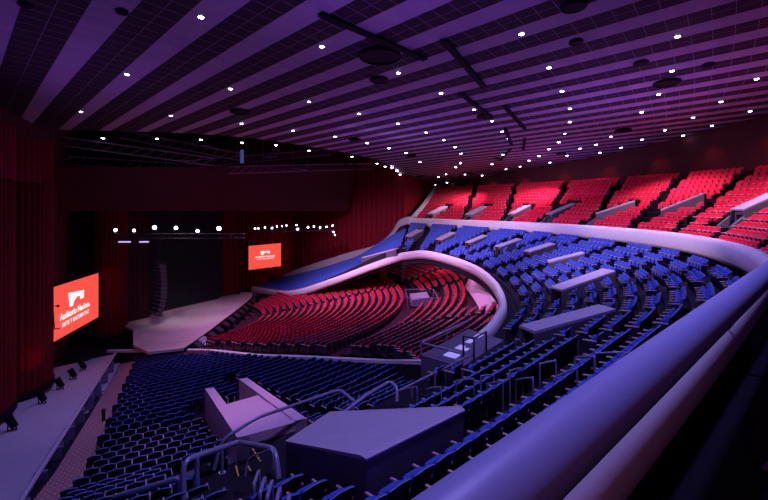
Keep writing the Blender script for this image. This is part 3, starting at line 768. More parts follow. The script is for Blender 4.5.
for k in range(6):
    mb = MB(); p = lerp(c20, c21, (k+.7)/6.6) - Vector((0,0,1.55)); q = lerp(c10, c11, (k+.7)/6.6)-Vector((0,0,1.5)); p = p.lerp(q,.35)
    mb.cyl(p, p+Vector((0,0,1.05)), .035, 6); part(root, 'baluster', mb, M['arm'])

# upper tier covers
V_U = [((430,213.5),(445,206)), ((468,214.2),(484,206)), ((511,213.6),(528,205)), ((549,213.5),(574,203)), ((596,213),(634,200.5)), ((661,209.5),(703,193)), ((737,209),(774,192.5))]
V_UP = [(onto('floor_upper_balcony', *a, 1.15, 8), onto('floor_upper_balcony', *b, .85, 8)) for a, b in V_U]
un = 'lavender-topped entrance cover among the red balcony seats, %s from the right edge'
for i, (A_, B_) in enumerate(V_UP):
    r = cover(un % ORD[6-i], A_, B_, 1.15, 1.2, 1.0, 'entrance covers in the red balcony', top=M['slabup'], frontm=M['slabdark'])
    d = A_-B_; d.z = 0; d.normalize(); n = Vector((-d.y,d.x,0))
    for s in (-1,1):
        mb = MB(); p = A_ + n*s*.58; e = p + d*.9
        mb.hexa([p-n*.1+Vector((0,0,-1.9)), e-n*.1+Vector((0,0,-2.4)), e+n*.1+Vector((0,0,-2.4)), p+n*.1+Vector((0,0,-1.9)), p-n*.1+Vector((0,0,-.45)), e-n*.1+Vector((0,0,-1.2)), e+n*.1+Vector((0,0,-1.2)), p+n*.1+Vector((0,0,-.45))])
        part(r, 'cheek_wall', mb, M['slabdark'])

# lavender sloping apron wall at the back of the stalls with white rail
root = thing('stalls_apron', 'curved lavender panel with white top rail behind the red stalls under the parapet', 'panel', (9,42,-9.8))
bot = crom([at(483,321,35.3), at(478,306,39.5), at(471,295,44), at(464.5,287,48.5)], 6); top_ = crom([at(493,305,36), at(488,292,40.3), at(480.5,280,45), at(473,270,50)], 6)
mb = MB(); sa = [(b-a) for a, b in zip(bot, top_)]; n = len(bot); off = Vector((.25,.0,-.05))
mb.add(bot + top_ + [p+off for p in bot] + [p+off for p in top_], [(i,i+1,n+i+1,n+i) for i in range(n-1)] + [(2*n+i,3*n+i,3*n+i+1,2*n+i+1) for i in range(n-1)] + [(n+i,n+i+1,3*n+i+1,3*n+i) for i in range(n-1)], 0, False)
part(root, 'panel', mb, M['pink'])
mb = MB(); mb.tube([p + Vector((.1,0,.1)) for p in top_], .22, 8); part(root, 'top_rail', mb, M['white'])

# mixing desk among the stalls
p = Vector((4.2,47,zS(31)-.0)); p.z = zSx((p-OS).xy.length, p.y)
root = thing('mixing_desk', 'grey sound mixing desk standing in the middle of the red stalls', 'mixing desk', p)
mb = MB(); mb.hexa([p+Vector(c) for c in ((-1.2,-1.5,0),(1.0,-1.5,0),(1.0,1.7,0),(-1.2,1.7,0),(-1.2,-1.5,.75),(1.0,-1.5,1.0),(1.0,1.7,1.0),(-1.2,1.7,.75))]); part(root, 'console', mb, mat('desk_grey', (.34,.32,.38), .5, noise=.3, nscale=6))
for k in range(4):
    mb = MB(); mb.box(p+Vector((.85,-1.2+.8*k,1.25)), (.2,.55,.4)); part(root, 'monitor', mb, M['black'])
mb = MB()
for c in ((-1.7,-2.2),(1.6,-2.2),(1.6,2.4),(-1.7,2.4)): mb.cyl(p+Vector((*c,0)), p+Vector((*c,1.1)), .04, 6)
mb.tube([p+Vector((*c,1.1)) for c in ((-1.7,-2.2),(1.6,-2.2),(1.6,2.4),(-1.7,2.4),(-1.7,-2.2))], .04, 6); part(root, 'guard_rail', mb, M['steel'])

# control booth on the parapet
root = thing('control_booth', 'dark blue control booth with lit papers and rail frame at the parapet corner', 'booth', Vector((3.6,19.6,-8)))
Bt = [at(421,355,18.6), at(462,367,17.3), at(504,340,20.6), at(468,329,22.6)]
mb = MB(); mb.prism([p - Vector((0,0,1.7)) for p in Bt], Bt); part(root, 'cabinet', mb, M['booth'])
e1 = Bt[3]-Bt[0]; e2 = Bt[1]-Bt[0]
for k in range(4):
    o = Bt[0] + e1*(.12+.22*k) + e2*.40 + Vector((0,0,.02)); mb = MB()
    mb.quad(o, o+e1*.13, o+e1*.13+e2*.30, o+e2*.30); mb.quad(o+Vector((0,0,.02)), o+e1*.13+Vector((0,0,.02)), o+e1*.13+e2*.30+Vector((0,0,.02)), o+e2*.30+Vector((0,0,.02)))
    part(root, 'script_sheet', mb, M['paper'], 'lit paper')
fr = [p + Vector((0,0,.55)) for p in Bt]
mb = MB(); mb.tube([Bt[3]+Vector((0,0,.35)), fr[3]+Vector((0,0,-.1)), fr[0].lerp(fr[3],.03), fr[0].lerp(fr[1],.05), fr[1]], .05, 8)
for a in (Bt[0], Bt[1], Bt[0].lerp(Bt[3],.5)): mb.cyl(a, a+Vector((0,0,.55)), .035, 6)
part(root, 'rail_frame', mb, M['steel'])
mb = MB()
o = Bt[1].lerp(Bt[2], .25); h = Vector((0,0,.9)); x_ = (Bt[2]-Bt[1]).normalized()
mb.tube([o, o+h, o+h+x_*1.2, o+x_*1.2], .045, 8); mb.tube([o+e2*-.25, o+e2*-.25+h, o+h], .045, 8); part(root, 'desk_rail', mb, M['blackm'])

# ------------------------------------------------------------------ handrails
def handrail(label, pts, r, posts=(), post_h=1.0, name='handrail', n=8, smooth=6):
    pts = [Vector(p) for p in pts]
    root = thing(name, label, 'handrail', pts[0] - Vector((0,0,post_h)))
    # rounded corners
    q = []
    for i, p in enumerate(pts):
        if i in (0, len(pts)-1): q.append(p); continue
        a, b = (pts[i-1]-p), (pts[i+1]-p); k = min(.28, a.length*.4, b.length*.4)
        A_, B_ = p + a.normalized()*k, p + b.normalized()*k
        for t in range(smooth+1):
            t /= smooth; q.append(A_*(1-t)**2 + p*2*t*(1-t) + B_*t*t)
    mb = MB(); mb.tube(q, r, n); part(root, 'rail_tube', mb, M['steel'])
    for p in posts:
        mb = MB(); p = Vector(p); mb.cyl(p, p-Vector((0,0,post_h)), r*.9, 8); mb.cyl(p-Vector((0,0,post_h)), p-Vector((0,0,post_h-.03)), r*2, 10); part(root, 'post', mb, M['steel'])
    return root
handrail('stout bent steel handrail framing the dark landing at the bottom of the photo', [at(184,510,10.6), at(183,461,10.9), at(238,442,12.4), at(275,449,11.0), at(279,480,10.6)], .075, [at(197,457,11.2)], 1.0)
handrail('steel handrail running out of the bottom edge past the dark seats', [at(95,503,11.6), at(180,478,11.0), at(181,505,10.8)], .075)
handrail('long steel handrail rising across the pink entrance roof', [at(214,470,13.6), at(222,440,13.9), at(256,418,14.6), at(340,389.5,17.0), at(355,402,15.8)], .06, [at(222,446,13.9)], .9)
handrail('curved steel handrail above the big dark box', [at(330,423,12.2), at(368,394,14.2), at(390,381.5,15.6), at(397,387,15.2), at(397,402,14.9)], .06, [at(352,406,13.2)], .8)
handrail('long thin steel handrail climbing to the control booth', [at(398,391,15.8), at(470,355.5,17.4)], .045, [at(412,384,16.0), at(435,373,16.6), at(458,361,17.2)], .9)
# little guard hoops at the row ends beside the aisle
hoops = [((268,466),(283,462),7.9),((262,474),(272,472),7.6),((254,470),(259,474),7.7),((273,486),(283,490),6.9),((289,490),(299,495),6.4)]
for i, (a, b, Y) in enumerate(((( 259,469),(262,500),8.3),((265,476),(268,505),7.9),((272,479),(276,510),7.4),((280,486),(285,515),6.9),((289,494),(294,520),6.4))):
    p = at(*a, Y); ax = Vector((.05,-.5,0)); mb = MB(); root = thing('row_end_hoop', 'bent steel hoop at the row ends left of the big box, %s from top' % ORD[i], 'guard rail', p-Vector((0,0,1)), 'hoops left of the big dark box')
    q = [p-Vector((0,0,1.0)), p-Vector((0,0,.12)), p-Vector((0,0,.03))+ax*.1, p+ax*.3, p+ax*.8, p+ax-Vector((0,0,.06)), p+ax-Vector((0,0,1.0))]
    mb.tube(crom(q,3), .035, 8); part(root, 'hoop', mb, M['steel'])
mb = MB(); lo = thing('row_end_hoop', 'wide thin hoop rail in front of the dark box side wall', 'guard rail', at(245,480,10.2), 'hoops left of the big dark box')
mb.tube(crom([at(245,476,10.2), at(249,459,10.3), at(262,453,10.2), at(272,451,9.9), at(273,470,9.8)],5), .025, 8); part(lo, 'hoop', mb, M['steel'])
# hoops in the blue tier in front of the parapet
hp = [((455,381),(456,404),(473,379),(474,402)), ((481,376),(481,399),(493,375),(494,393)), ((487,384),(487,405),(503,381),(503,401)), ((509,371),(510,398),(522,368),(523,384)), ((516,380),(516,395),(533,378),(533,410)),
      ((540,364),(540,395),(555,361),(556,392)), ((556,377),(555,400),(575,369),(577,392)), ((576,357),(575,375),(594,357),(595,382)), ((597,370),(598,378),(622,364),(622,372)), ((596,353),(595,372),(640,353),(640,360)), ((427,389),(427,405),(440,387),(441,408)), ((402,390),(402,406),(416,387),(417,408))]
for i, (a, a2, b, b2) in enumerate(hp):
    fa, fb = onto('floor_blue_tier', *a2, .42, 3), onto('floor_blue_tier', *b2, .42, 3)
    pa, pb = at(*a, fa.y), at(*b, fb.y); root = thing('row_end_hoop', 'slim steel hoop at the blue seat row ends near the handrail, %s from the left' % ORD[sorted(range(len(hp)), key=lambda k: hp[k][0][0]).index(i)], 'guard rail', fa, 'slim hoops in the blue tier')
    mb = MB(); mb.tube(crom([fa-Vector((0,0,.42)), Vector((fa.x,fa.y,pa.z-.1)), pa.lerp(pb,.12), pa.lerp(pb,.88), Vector((fb.x,fb.y,pb.z-.1)), fb-Vector((0,0,.42))],4), .025, 6); part(root, 'hoop', mb, M['steel'])

# landing with lamps and dotted steps left of the big box
mb = MB(); LZ = -9.6
mb.prism([hall(10.4,3.6,LZ-1.6), hall(10.4,6.2,LZ-1.6), hall(15.9,6.7,LZ-1.6), hall(15.9,4.1,LZ-1.6)], [hall(10.4,3.6,LZ), hall(10.4,6.2,LZ), hall(15.9,6.7,LZ), hall(15.9,4.1,LZ)])
struct('floor_landing', mb, mat('landing_floor', (.10,.08,.12), .8, noise=.4, nscale=12))
root = thing('landing_steps', 'dark steps with dotted yellow edges descending beside the hoops at the bottom', 'steps', hall(9,3.4,LZ))
mb = MB(); my = MB()
for k in range(9):
    u = 5.2 + .5*k; z = -5.4 - .40*k; v0 = 1.55 + .45*(u-6.3); a, b, c, d = hall(u,v0,z), hall(u,v0+1.2,z), hall(u+.5,v0+1.3,z), hall(u+.5,v0+.1,z)
    mb.prism([q-Vector((0,0,.4)) for q in (a,b,c,d)], [a,b,c,d])
for (x0,y0,x1,y1,Yd) in ((205,499,238,486,11.6),(205,494,238,483,11.9),(236,466,240,482,11.9),(251,446,267,472,12.6),(248,466,254,476,11.7)):
    for t in range(9):
        p = at(lerp(x0,x1,t/9),lerp(y0,y1,t/9),Yd); q = at(lerp(x0,x1,(t+.55)/9),lerp(y0,y1,(t+.55)/9),Yd)
        my.tube([p,q], .022, 5)
part(root, 'treads', mb, M['carpet']); part(root, 'dotted_nosing', my, M['yellow'], 'dotted yellow edges')
for i, (px, py, Y, s) in enumerate(((203,487,14.4,.30),(219,478,14.9,.31))):
    p = at(px, py, Y); p.z = LZ; root = thing('floor_spotlight', 'round black spotlight on the dark landing, %s of the two' % ('left','right')[i], 'spotlight', p, 'spotlights on the dark landing')
    mb = MB(); mb.cyl(p, p+Vector((0,0,.12)), .16, 10); part(root, 'base', mb, M['black'])
    mb = MB(); mb.ball(p+Vector((0,0,.34)), s, 0, 12, 8); part(root, 'lamp_head', mb, M['black'])
mb = MB(); p = at(219.5,490,14.1); mb.box((p.x,p.y,LZ+.01), (.45,.22,.02), 0, Matrix.Rotation(.5,3,'Z')); single('paper_slip', mb, M['slab'], 'small pale sheet lying on the dark landing', 'paper')
mb = MB(); p = at(103.5,412,24.2); mb.cyl(p-Vector((0,0,.5)), p, .09, 8); mb.ball(p+Vector((0,0,.08)), .12); single('bollard', mb, M['black'], 'small black post standing on the aisle beside the first dark seats', 'post')

# dark seat side at the right edge (upper balcony floor by the camera)
p = hall(.2, 9.2, -3.1)
root = thing('barrier_post', 'dark slanted metal barrier with a tiny red light in the bottom right corner', 'barrier', at(752,500,4.6)-Vector((0,0,.4)))
mb = MB(); mb.hexa([at(740,520,4.7), at(790,520,4.7), at(790,520,5.1), at(742,520,5.1), at(761,400,4.7), at(790,400,4.7), at(790,400,5.1), at(762,400,5.1)]); part(root, 'side_panel', mb, M['shell'])
mb = MB(); mb.tube([at(743,491,4.6), at(768,468,4.6), at(800,440,4.6)], .05, 8); part(root, 'rail_tube', mb, M['booth'])
mb = MB(); mb.ball(at(743,491.5,4.55), .022); part(root, 'indicator', mb, M['redlamp'], 'tiny red light')

# ------------------------------------------------------------------ ceiling fittings
tracks = [((320,12),(425,58),.55),((443,38),(484,86),.5),((460,92),(492,117),.42),((504,105),(525,128),.42),((505,128),(511.5,144),.42),((525,138),(523,149),.4),((511,148),(500,160),.3)]
for i, (a, b, w) in enumerate(tracks):
    A_, B_ = ceil_at(*a), ceil_at(*b); d = (B_-A_).normalized(); n = Vector((-d.y,d.x,0))*w*.36; dn = Vector((0,0,.16)); mb = MB()
    mb.hexa([A_-n-dn, B_-n-dn, B_+n-dn, A_+n-dn, A_-n-Vector((0,0,.01)), B_-n-Vector((0,0,.01)), B_+n-Vector((0,0,.01)), A_+n-Vector((0,0,.01))])
    single('ceiling_track', mb, M['black'], '%s black bar under the striped ceiling, counted from the nearest' % ORD[i], 'ceiling track', 'black bars on the ceiling')
vents = [(380,55,1.15),(667,82,.75),(623,130,.7),(355,139,.6),(240,111,.75),(484.5,115.5,.6),(411,155,.6),(574,5,.5),(641,62,.35),(708,64,.28),(576,41,.3),(25,3.5,.22),(122,10.5,.22),(379,79,.55),(561,153,.5),(497,158,.4),(470,173,.5),(442,181,.5),(420,176,.5)]
for i, (x, y, r) in enumerate(vents):
    p = ceil_at(x, y); root = thing('ceiling_vent', '%s round dark opening in the striped ceiling, %s' % (('wide' if r > .65 else 'small'), ('left of the longest black bar', 'in the right part', 'far right near the red wall', 'above the ceiling edge', 'at the left above the dark roof', 'at the end of the third black bar', 'past the bars', 'at the top edge', 'above the wide right one', 'near the right edge', 'by a lamp near the top', 'in the top left corner', 'at the top of the second strip', 'below the widest one', 'far back by the red wall', 'at the end of the last black bar', 'far away in the middle', 'far away by the balcony end', 'far away by the ceiling corner')[i]), 'ceiling vent', p-Vector((0,0,.1)), 'round ceiling openings')
    mb = MB(); mb.tube([p+Vector((r*cos(t*pi/12), r*sin(t*pi/12), -.06 - .082*r*sin(t*pi/12))) for t in range(25)], .07, 6, caps=False); part(root, 'collar', mb, M['black'])
    mb = MB(); mb.cyl(p-Vector((0,0,.12)), p-Vector((0,0,.05)), r, 20); part(root, 'opening', mb, M['black'])
lamps = [(201,16),(127,73.5),(81,111),(171,115),(230.6,88),(241.5,123),(322,45.6),(398.5,72),(309,101),(359,113),(441,92.5),(398,123),(474,109),(293,130),(335,136),(426,132),(367,142.5),(444,139.5),(455,146.6),(389,147.6),(406,152.4),(492,120.4),(502,131),(508,138),(461,153),(420,161.6),(503,154),
 (521.5,33),(677.6,35.4),(549,66.7),(672,70),(562,90.5),(658.6,93.5),(756.6,78),(721,101),(750,110.5),(570,108),(570,121.4),(565,133),(558.6,141.5),(641.6,111.6),(665,129.6),(642,139),(611,136),(596,144),(655.5,145),(683,135),(712,125),(693,117),(549,148.6),(539,155.4),(621,147),
 (460.6,162.7),(455.7,166.7),(446,173.7),(492,163.6),(482,175),(506,168.6),(529,160),(550,162),(494,176),(465,174),(438.5,176.6),(426.4,184.2),(435,184.3),(447,182.2),(414,185.8),(404,181.4),(412,183.6),(567,155),(580,148),(600,152),(520,166)]
edge = [(47,137),(103,137.5),(157,138),(201,139),(242,142),(276,144.5),(309,150),(352,156),(377,163),(385,166)]
strips = None
lamps.sort(key=lambda q: (q[1], q[0]))
def ceil_lamp(p, label, group, r):
    root = thing('ceiling_light', label, 'ceiling light', p-Vector((0,0,.08)), group)
    mb = MB(); mb.tube([p+Vector((r*1.25*cos(t*pi/6), r*1.25*sin(t*pi/6), -.04 - .082*r*sin(t*pi/6))) for t in range(13)], r*.28, 6, caps=False); part(root, 'trim_ring', mb, M['shell'])
    mb = MB(); mb.ball(p-Vector((0,0,.06)), r, 0, 10, 6, (1,1,.45)); part(root, 'lens', mb, M['lamp'])
for i, (x, y) in enumerate(lamps):
    p = ceil_at(x, y)
    band = ('top left' if x < 256 else 'top middle' if x < 512 else 'top right') if y < 100 else ('left' if x < 300 else 'middle' if x < 480 else 'right') 
    ceil_lamp(p, 'round violet-white downlight in the striped ceiling, %s from the top of the photo' % ordn(i), 'downlights in the striped ceiling', .13 if p.y < 45 else .165)
for i, (x, y) in enumerate(edge):
    Y = ceil_at(x, y).y + .9
    ceil_lamp(at(x, y, Y) , 'violet-white downlight in the dark strip past the front ceiling edge, %s from the left' % ORD[i], 'downlights along the ceiling edge', .17)
for i, (x, y) in enumerate(((340,195.5),(347,194),(355,192.5),(365,190.5),(372,188.5),(392,166),(397,169.5),(400,173),(400,176.5),(398,181))):
    p = ceil_at(x, y); ceil_lamp(p-Vector((0,0,.15)), 'tiny lamp on the curved far end of the ceiling edge, %s from the bottom' % ORD[i if i < 5 else 14-i], 'lamps round the far ceiling edge', .2)

# ------------------------------------------------------------------ seats
def hump(x): return .035*cos(x/.24*pi/2)
def seat_parts():
    """seat facing +y, origin on the floor under the middle of the cushion"""
    P = {}
    mb = MB(); NX, r = 8, 5
    # backrest: curved pad with arched top
    V = []; rows = [(.40,.0),(.55,.012),(.72,.0),(.86,-.03),(.92,-.055)]
    for fb in (0, 1):
        for (z, yy) in rows:
            for i in range(NX+1):
                x = -.25 + .5*i/NX; cv = .05*(x/.25)**2
                zz_ = z + (hump(x)*1.6 if z > .8 else 0)
                y = -.20 - (z-.4)*.26 + cv*.8 + (.065 if fb == 0 else -.01) + yy*.2
                if fb == 0 and z > .9: y -= .03
                V.append((x, y, zz_))
    w = NX+1; F = []; n = len(rows)*w
    front_f = [(j*w+i, j*w+i+1, (j+1)*w+i+1, (j+1)*w+i) for j in range(len(rows)-1) for i in range(NX)]
    back_f = [(n+j*w+i, n+(j+1)*w+i, n+(j+1)*w+i+1, n+j*w+i+1) for j in range(len(rows)-1) for i in range(NX)]
    t = (len(rows)-1)*w
    rim = [(t+i, t+i+1, n+t+i+1, n+t+i) for i in range(NX)] + [(i+1, i, n+i, n+i+1) for i in range(NX)]
    rim += [(j*w, (j+1)*w, n+(j+1)*w, n+j*w) for j in range(len(rows)-1)] + [((j+1)*w+NX, j*w+NX, n+j*w+NX, n+(j+1)*w+NX) for j in range(len(rows)-1)]
    mb.add(V, front_f + rim, 0, True); P['backrest'] = (mb, 'fabric')
    mb = MB(); mb.add([(x, y-.012, z) for x, y, z in V], back_f, 0, True)
    # thin pale edging along the crown of the shell
    P['back_shell'] = (mb, 'shell')
    mb = MB(); e = [(V[n+t+i][0], V[n+t+i][1]-.012, V[n+t+i][2]) for i in range(NX+1)]; mb.tube(e, .009, 5); P['edging'] = (mb, 'edge')
    # cushion
    mb = MB(); V = []
    prof = [(-.15,.40),(-.02,.36),(.03,.40),(.02,.60),(-.03,.78),(-.08,.80),(-.14,.76)]
    for i in range(7):
        x = -.235 + .47*i/6; dz = -.03 if i in (0,6) else 0
        for (y, z) in prof: V.append((x, y, z + (dz if z > .62 else 0)))
    n = len(prof)
    mb.add(V, [(i*n+k, i*n+(k+1)%n, (i+1)*n+(k+1)%n, (i+1)*n+k) for i in range(6) for k in range(n)], 0, True)
    mb.add(V[:n], [tuple(range(n))]); mb.add(V[-n:], [tuple(range(n))]); P['seat'] = (mb, 'fabric')
    def arm(x):
        mb = MB(); mb.tube([(x,-.26,.665),(x,-.20,.675),(x,.10,.655),(x,.20,.645),(x,.225,.63)], [.026,.03,.032,.030,.02], 8); return mb
    def leg(x):
        mb = MB(); mb.hexa([(x-.02,-.24,0),(x+.02,-.24,0),(x+.02,.06,0),(x-.02,.06,0),(x-.02,-.20,.64),(x+.02,-.20,.64),(x+.02,.10,.63),(x-.02,.10,.63)]); mb.box((x,-.08,.01),(.09,.36,.02)); return mb
    P['armrest'] = (arm(-.275), 'arm'); P['leg'] = (leg(-.275), 'leg'); P['armrest_end'] = (arm(.275), 'arm'); P['leg_end'] = (leg(.275), 'leg')
    return P
SPARTS = seat_parts()
def seat_lo():
    """the far seats, simpler"""
    mb = MB()
    V = [(-.25,-.10,.40),(.25,-.10,.40),(.25,-.23,.90),(.0,-.24,.96),(-.25,-.23,.90)]; W = [(x,y-.07,z) for x,y,z in V]
    mb.add(V+W, [(0,1,2,3,4),(1,0,5,6),(2,1,6,7),(3,2,7,8),(4,3,8,9),(0,4,9,5)], 0)
    mb.add([(x,y-.006,z) for x,y,z in W], [(4,3,2,1,0)], 1)
    mb.add([(-.24,-.16,.38),(.24,-.16,.38),(.24,.03,.36),(-.24,.03,.36),(-.24,-.16,.78),(.24,-.16,.78),(.24,-.04,.80),(-.24,-.04,.80)], [(4,5,6,7),(3,2,1,0),(2,3,7,6),(0,4,7,3),(1,2,6,5)], 0)
    mb.add([(-.30,-.24,.64),(-.25,-.24,.64),(-.25,.2,.62),(-.30,.2,.62),(-.30,-.24,.68),(-.25,-.24,.68),(-.25,.2,.66),(-.30,.2,.66)], [(4,5,6,7),(0,1,5,4),(1,2,6,5),(2,3,7,6),(3,0,4,7)], 2)
    mb.add([(-.285,-.2,0),(-.265,-.2,0),(-.265,.06,0),(-.285,.06,0),(-.285,-.2,.64),(-.265,-.2,.64),(-.265,.06,.62),(-.285,.06,.62)], [(0,1,5,4),(1,2,6,5),(2,3,7,6),(3,0,4,7)], 1)
    return mb
LO = seat_lo()

SEATS = {'blue': [], 'red': []}     # (position, facing angle, label, last-in-run)
def run(colour, path, fac, pitch, ok, lab):
    """place seats along a path; ok(p, d) -> section id or None; lab(section, index) -> label"""
    L = 0; nxt = pitch*.5; prev = None; idx = 0; last = None
    for a, b in zip(path, path[1:]):
        s = (b-a); l = s.length
        while nxt <= L + l:
            t = (nxt-L)/l; p = a.lerp(b, t)
            sec = ok(p)
            if sec is None:
                if last is not None: last[3] = True
                last = None; prev = None
            else:
                if sec != prev: idx = 0; prev = sec
                f = fac(p, s)
                rec = [p, f, lab(sec, idx), False]; SEATS[colour].append(rec); last = rec; idx += 1
            nxt += pitch
        L += l
    if last is not None: last[3] = True

# footprints to keep free
boxes = []
for a, b, w in V_T: boxes.append((Vector(a), Vector(b), w/2+.22))
for A_, B_ in V_UP: e = (A_-B_).normalized(); boxes.append((A_+e*1.6, B_, 1.05))
def blocked(p):
    for a, b, w in boxes:
        d = Vector((b.x-a.x, b.y-a.y)); L = d.length; d /= L; q = Vector((p.x-a.x, p.y-a.y)); t = q.dot(d)
        if -.6 < t < L+.4 and abs(q.x*d.y - q.y*d.x) < w: return True
    return False
PITCH = .55
# --- blue tier: aisles by station
S_T = len(tA)
bx_poly = [(p.x, p.y) for p in K]; ctr = Vector((cK.x, cK.y))
bx_poly = [((x-ctr.x)*1.12+ctr.x, (y-ctr.y)*1.12+ctr.y) for x, y in bx_poly]
booth_poly = [(p.x, p.y) for p in Bt]; bc = sum(Bt, Vector())/4; booth_poly = [((x-bc.x)*1.45+bc.x, (y-bc.y)*1.3+bc.y) for x, y in booth_poly]
aisle_st = [35, 43, 52, 61, 70, 78, 86, 94, 102, 110, 118, 126, 134]
def station(A, B, k, n):
    t = (k+.42)/n; tz = (k+.5)/n
    return [Vector((A[s].lerp(B[s],t).x, A[s].lerp(B[s],t).y, A[s].lerp(B[s],tz).z)) for s in range(len(A))]
def face_angle(d, sgn):       # facing perpendicular to the row direction
    n = Vector((d.y, -d.x))*sgn; return atan2(n.y, n.x) - pi/2
for k in range(0, NT):
    path = station(tA, tB, k, NT)
    cum = {}
    def okT(p, k=k, path=path):
        if inside(bx_poly, p.x, p.y) or inside(booth_poly, p.x, p.y) or blocked(p): return None
        u, v = huv(p)
        if u < 12 and v < 3.0 + .45*(u-6.3): return None
        if u > 7.7 and v < 4.6: return None
        if 4.3 < v < 8.2 and 4.9 < u < 9.4 and inside(bx_poly, p.x, p.y): return None
        best = min(range(S_T), key=lambda s: (path[s]-p).xy.length_squared)
        fr = best
        for j, a in enumerate(aisle_st):
            i0 = int(a); i1 = min(i0+1, S_T-1); q = path[i0].lerp(path[i1], a-i0)
            if (q-p).xy.length < .62 and k < NT: return None
        if k == NT-5 and v > 4.6 and fr < 33: return None   # walkway with the hoops
        if u > 8.8 and v < 12.4: return None          # cross aisle in front of the near rows
        sec = 1 + sum(1 for a in aisle_st if a < fr)
        if u > 2 and v < 4.6 and fr < 14: return 'L'
        return sec
    def labT(sec, i, k=k):
        r = ordn(NT-1-k)
        if sec == 'L': return 'blue folding seat left of big dark box, %s row below handrail, %s from hoops' % (r, ordn(i))
        if sec <= 1: return 'blue folding seat right of big dark box, %s row below balcony, %s from box' % (r, ordn(i))
        return 'blue curved-tier seat, %s block past big dark box, %s row below parapet, %s seat' % (ordn(sec-1), r, ordn(i))
    if k == 0: continue            # front cross aisle
    run('blue', path, lambda p, d: face_angle(d, -1), PITCH, okT, labT)
# --- near wing
pinkpoly = [(c.x, c.y) for c in (c00, c01, c21, c20)]; pc = (c00+c01+c20+c21)/4
pinkpoly = [((x-pc.x)*1.35+pc.x, (y-pc.y)*1.10+pc.y) for x, y in pinkpoly]
rho = 5.0; rows = []
while rho < 46: rows.append(rho); rho += NPITCH
for ri, rho in enumerate(rows):
    R_ = rho + .42*NPITCH; z = zN(rho+.5*NPITCH); n = 260
    path = [ON + Vector((cos(a), sin(a), 0))*R_ + Vector((0,0,z)) for a in [-pi*.95 + 1.35*pi*i/n for i in range(n+1)]]
    def okN(p):
        u, v = huv(p)
        if not in_N(p) or v < vslab(u)+1.95 or u < (13.2 if v > 4.0 else 9.5): return None
        vmax = vmaxN(u)
        if v > vmax - .45: return None
        if inside(pinkpoly, p.x, p.y): return None
        if u < 16.2 and 3.9 < v < 9.0: return None
        # aisle to the right of the pink entrance
        ax_v = 10.9 + .05*(u-14)
        if abs(v-ax_v) < .55 and u < 30: return None
        return 'R' if v > ax_v else 'M' if v > 7.4 + .2*(u-14.5) else 'L'
    def labN(sec, i, ri=ri):
        r = ordn(ri - 1)
        if sec == 'L': return 'dark-backed blue seat in near wing, %s row from stage end, %s from side aisle' % (r, ordn(i))
        if sec == 'M': return 'dark-backed blue seat between pink entrance and its right aisle, %s row from stage, %s' % (r, ordn(i))
        return 'dark-backed blue seat right of pink entrance, %s row from stage, %s from aisle' % (r, ordn(i))
    run('blue', path, lambda p, d: face_angle(d, -1), .525, okN, labN)
# --- far wing rows run across
for k in range(2, len(fA)*1):
    pass
NFW = 11
for k in range(NFW):
    t = (k+.35)/NFW*.94
    path = [a.lerp(b, t) for a, b in zip(fA, fB)]
    path = resample(path, 40)[1:-2]
    def okF(p, k=k):
        if abs((p.x-FC[0].x)*(FC[1].y-FC[0].y) - (p.y-FC[0].y)*(FC[1].x-FC[0].x))/(FC[1]-FC[0]).xy.length < 1.0 and -.5 < (p-FC[0]).xy.dot((FC[1]-FC[0]).xy)/(FC[1]-FC[0]).xy.length_squared < 1.1: return None
        return 0
    run('blue', path, lambda p, d: face_angle(d, -1), .55, okF, lambda s_, i, k=k: 'blue seat in the far wing, %s row above its white parapet, %s seat' % (ordn(k), ordn(i)))
# --- red stalls
def stall_sec(p):
    q = p-OS; R_ = hypot(q.x,q.y); ph = math.degrees(atan2(q.y,q.x))
    if not in_S(p.x,p.y): return None
    if 27.4 < R_ < 28.7: return None
    if abs(q.x-29.3) < 2.0 and -5.4 < q.y < -.4: return None
    for a in ((12.5,) if R_ < 28 else (14,-.5,-27)):
        if abs(ph-a)*pi/180*R_ < .6: return None
    if R_ < 28 and (ph < -48): return None
    if R_ > 34.2 and -22 < ph < -1.5: return None
    if R_ > 42: return None
    return (0 if R_ < 28 else 1, sum(1 for a in ((12.5,) if R_ < 28 else (14,-.5,-27)) if ph > a))
SR = SROWS
for ri, (R_, z) in enumerate(SR):
    if R_ < 9.3: continue
    n = 200; path = [OS + Vector((cos(a), sin(a), 0))*(R_+.42*SP) + Vector((0,0,zSx(R_+.5*SP, OS.y + sin(a)*R_))) for a in [-pi*.5 + pi*i/n for i in range(n+1)]]
    run('red', path, lambda p, d: face_angle(d, -1), .55, stall_sec, lambda sec, i, ri=ri: 'red seat in %s stalls, %s row from stage, %s seat of its %s block' % (('front','rear')[sec[0]], ordn(ri-3), ordn(i), ('first','second','third','fourth')[sec[1]]))
# --- upper balcony
S_U = len(uA); ais_u = [46, 58, 70, 81, 92, 103, 114, 126, 138]
for k in range(NU):
    path = station(uA, uB, k, NU)[34:]
    full = station(uA, uB, k, NU)
    def okU(p, full=full):
        if blocked(p): return None
        fr = min(range(S_U), key=lambda s: (full[s]-p).xy.length_squared)
        for a in ais_u:
            i0 = int(a); q = full[i0].lerp(full[min(i0+1,S_U-1)], a-i0)
            if (q-p).xy.length < .6: return None
        return sum(1 for a in ais_u if a < fr)
    def labU(sec, i, k=k): return 'red balcony seat, %s row above white parapet, %s seat in %s block from right' % (ordn(k), ordn(i), ordn(sec))
    run('red', path, lambda p, d: face_angle(d, -1), PITCH, okU, labU)

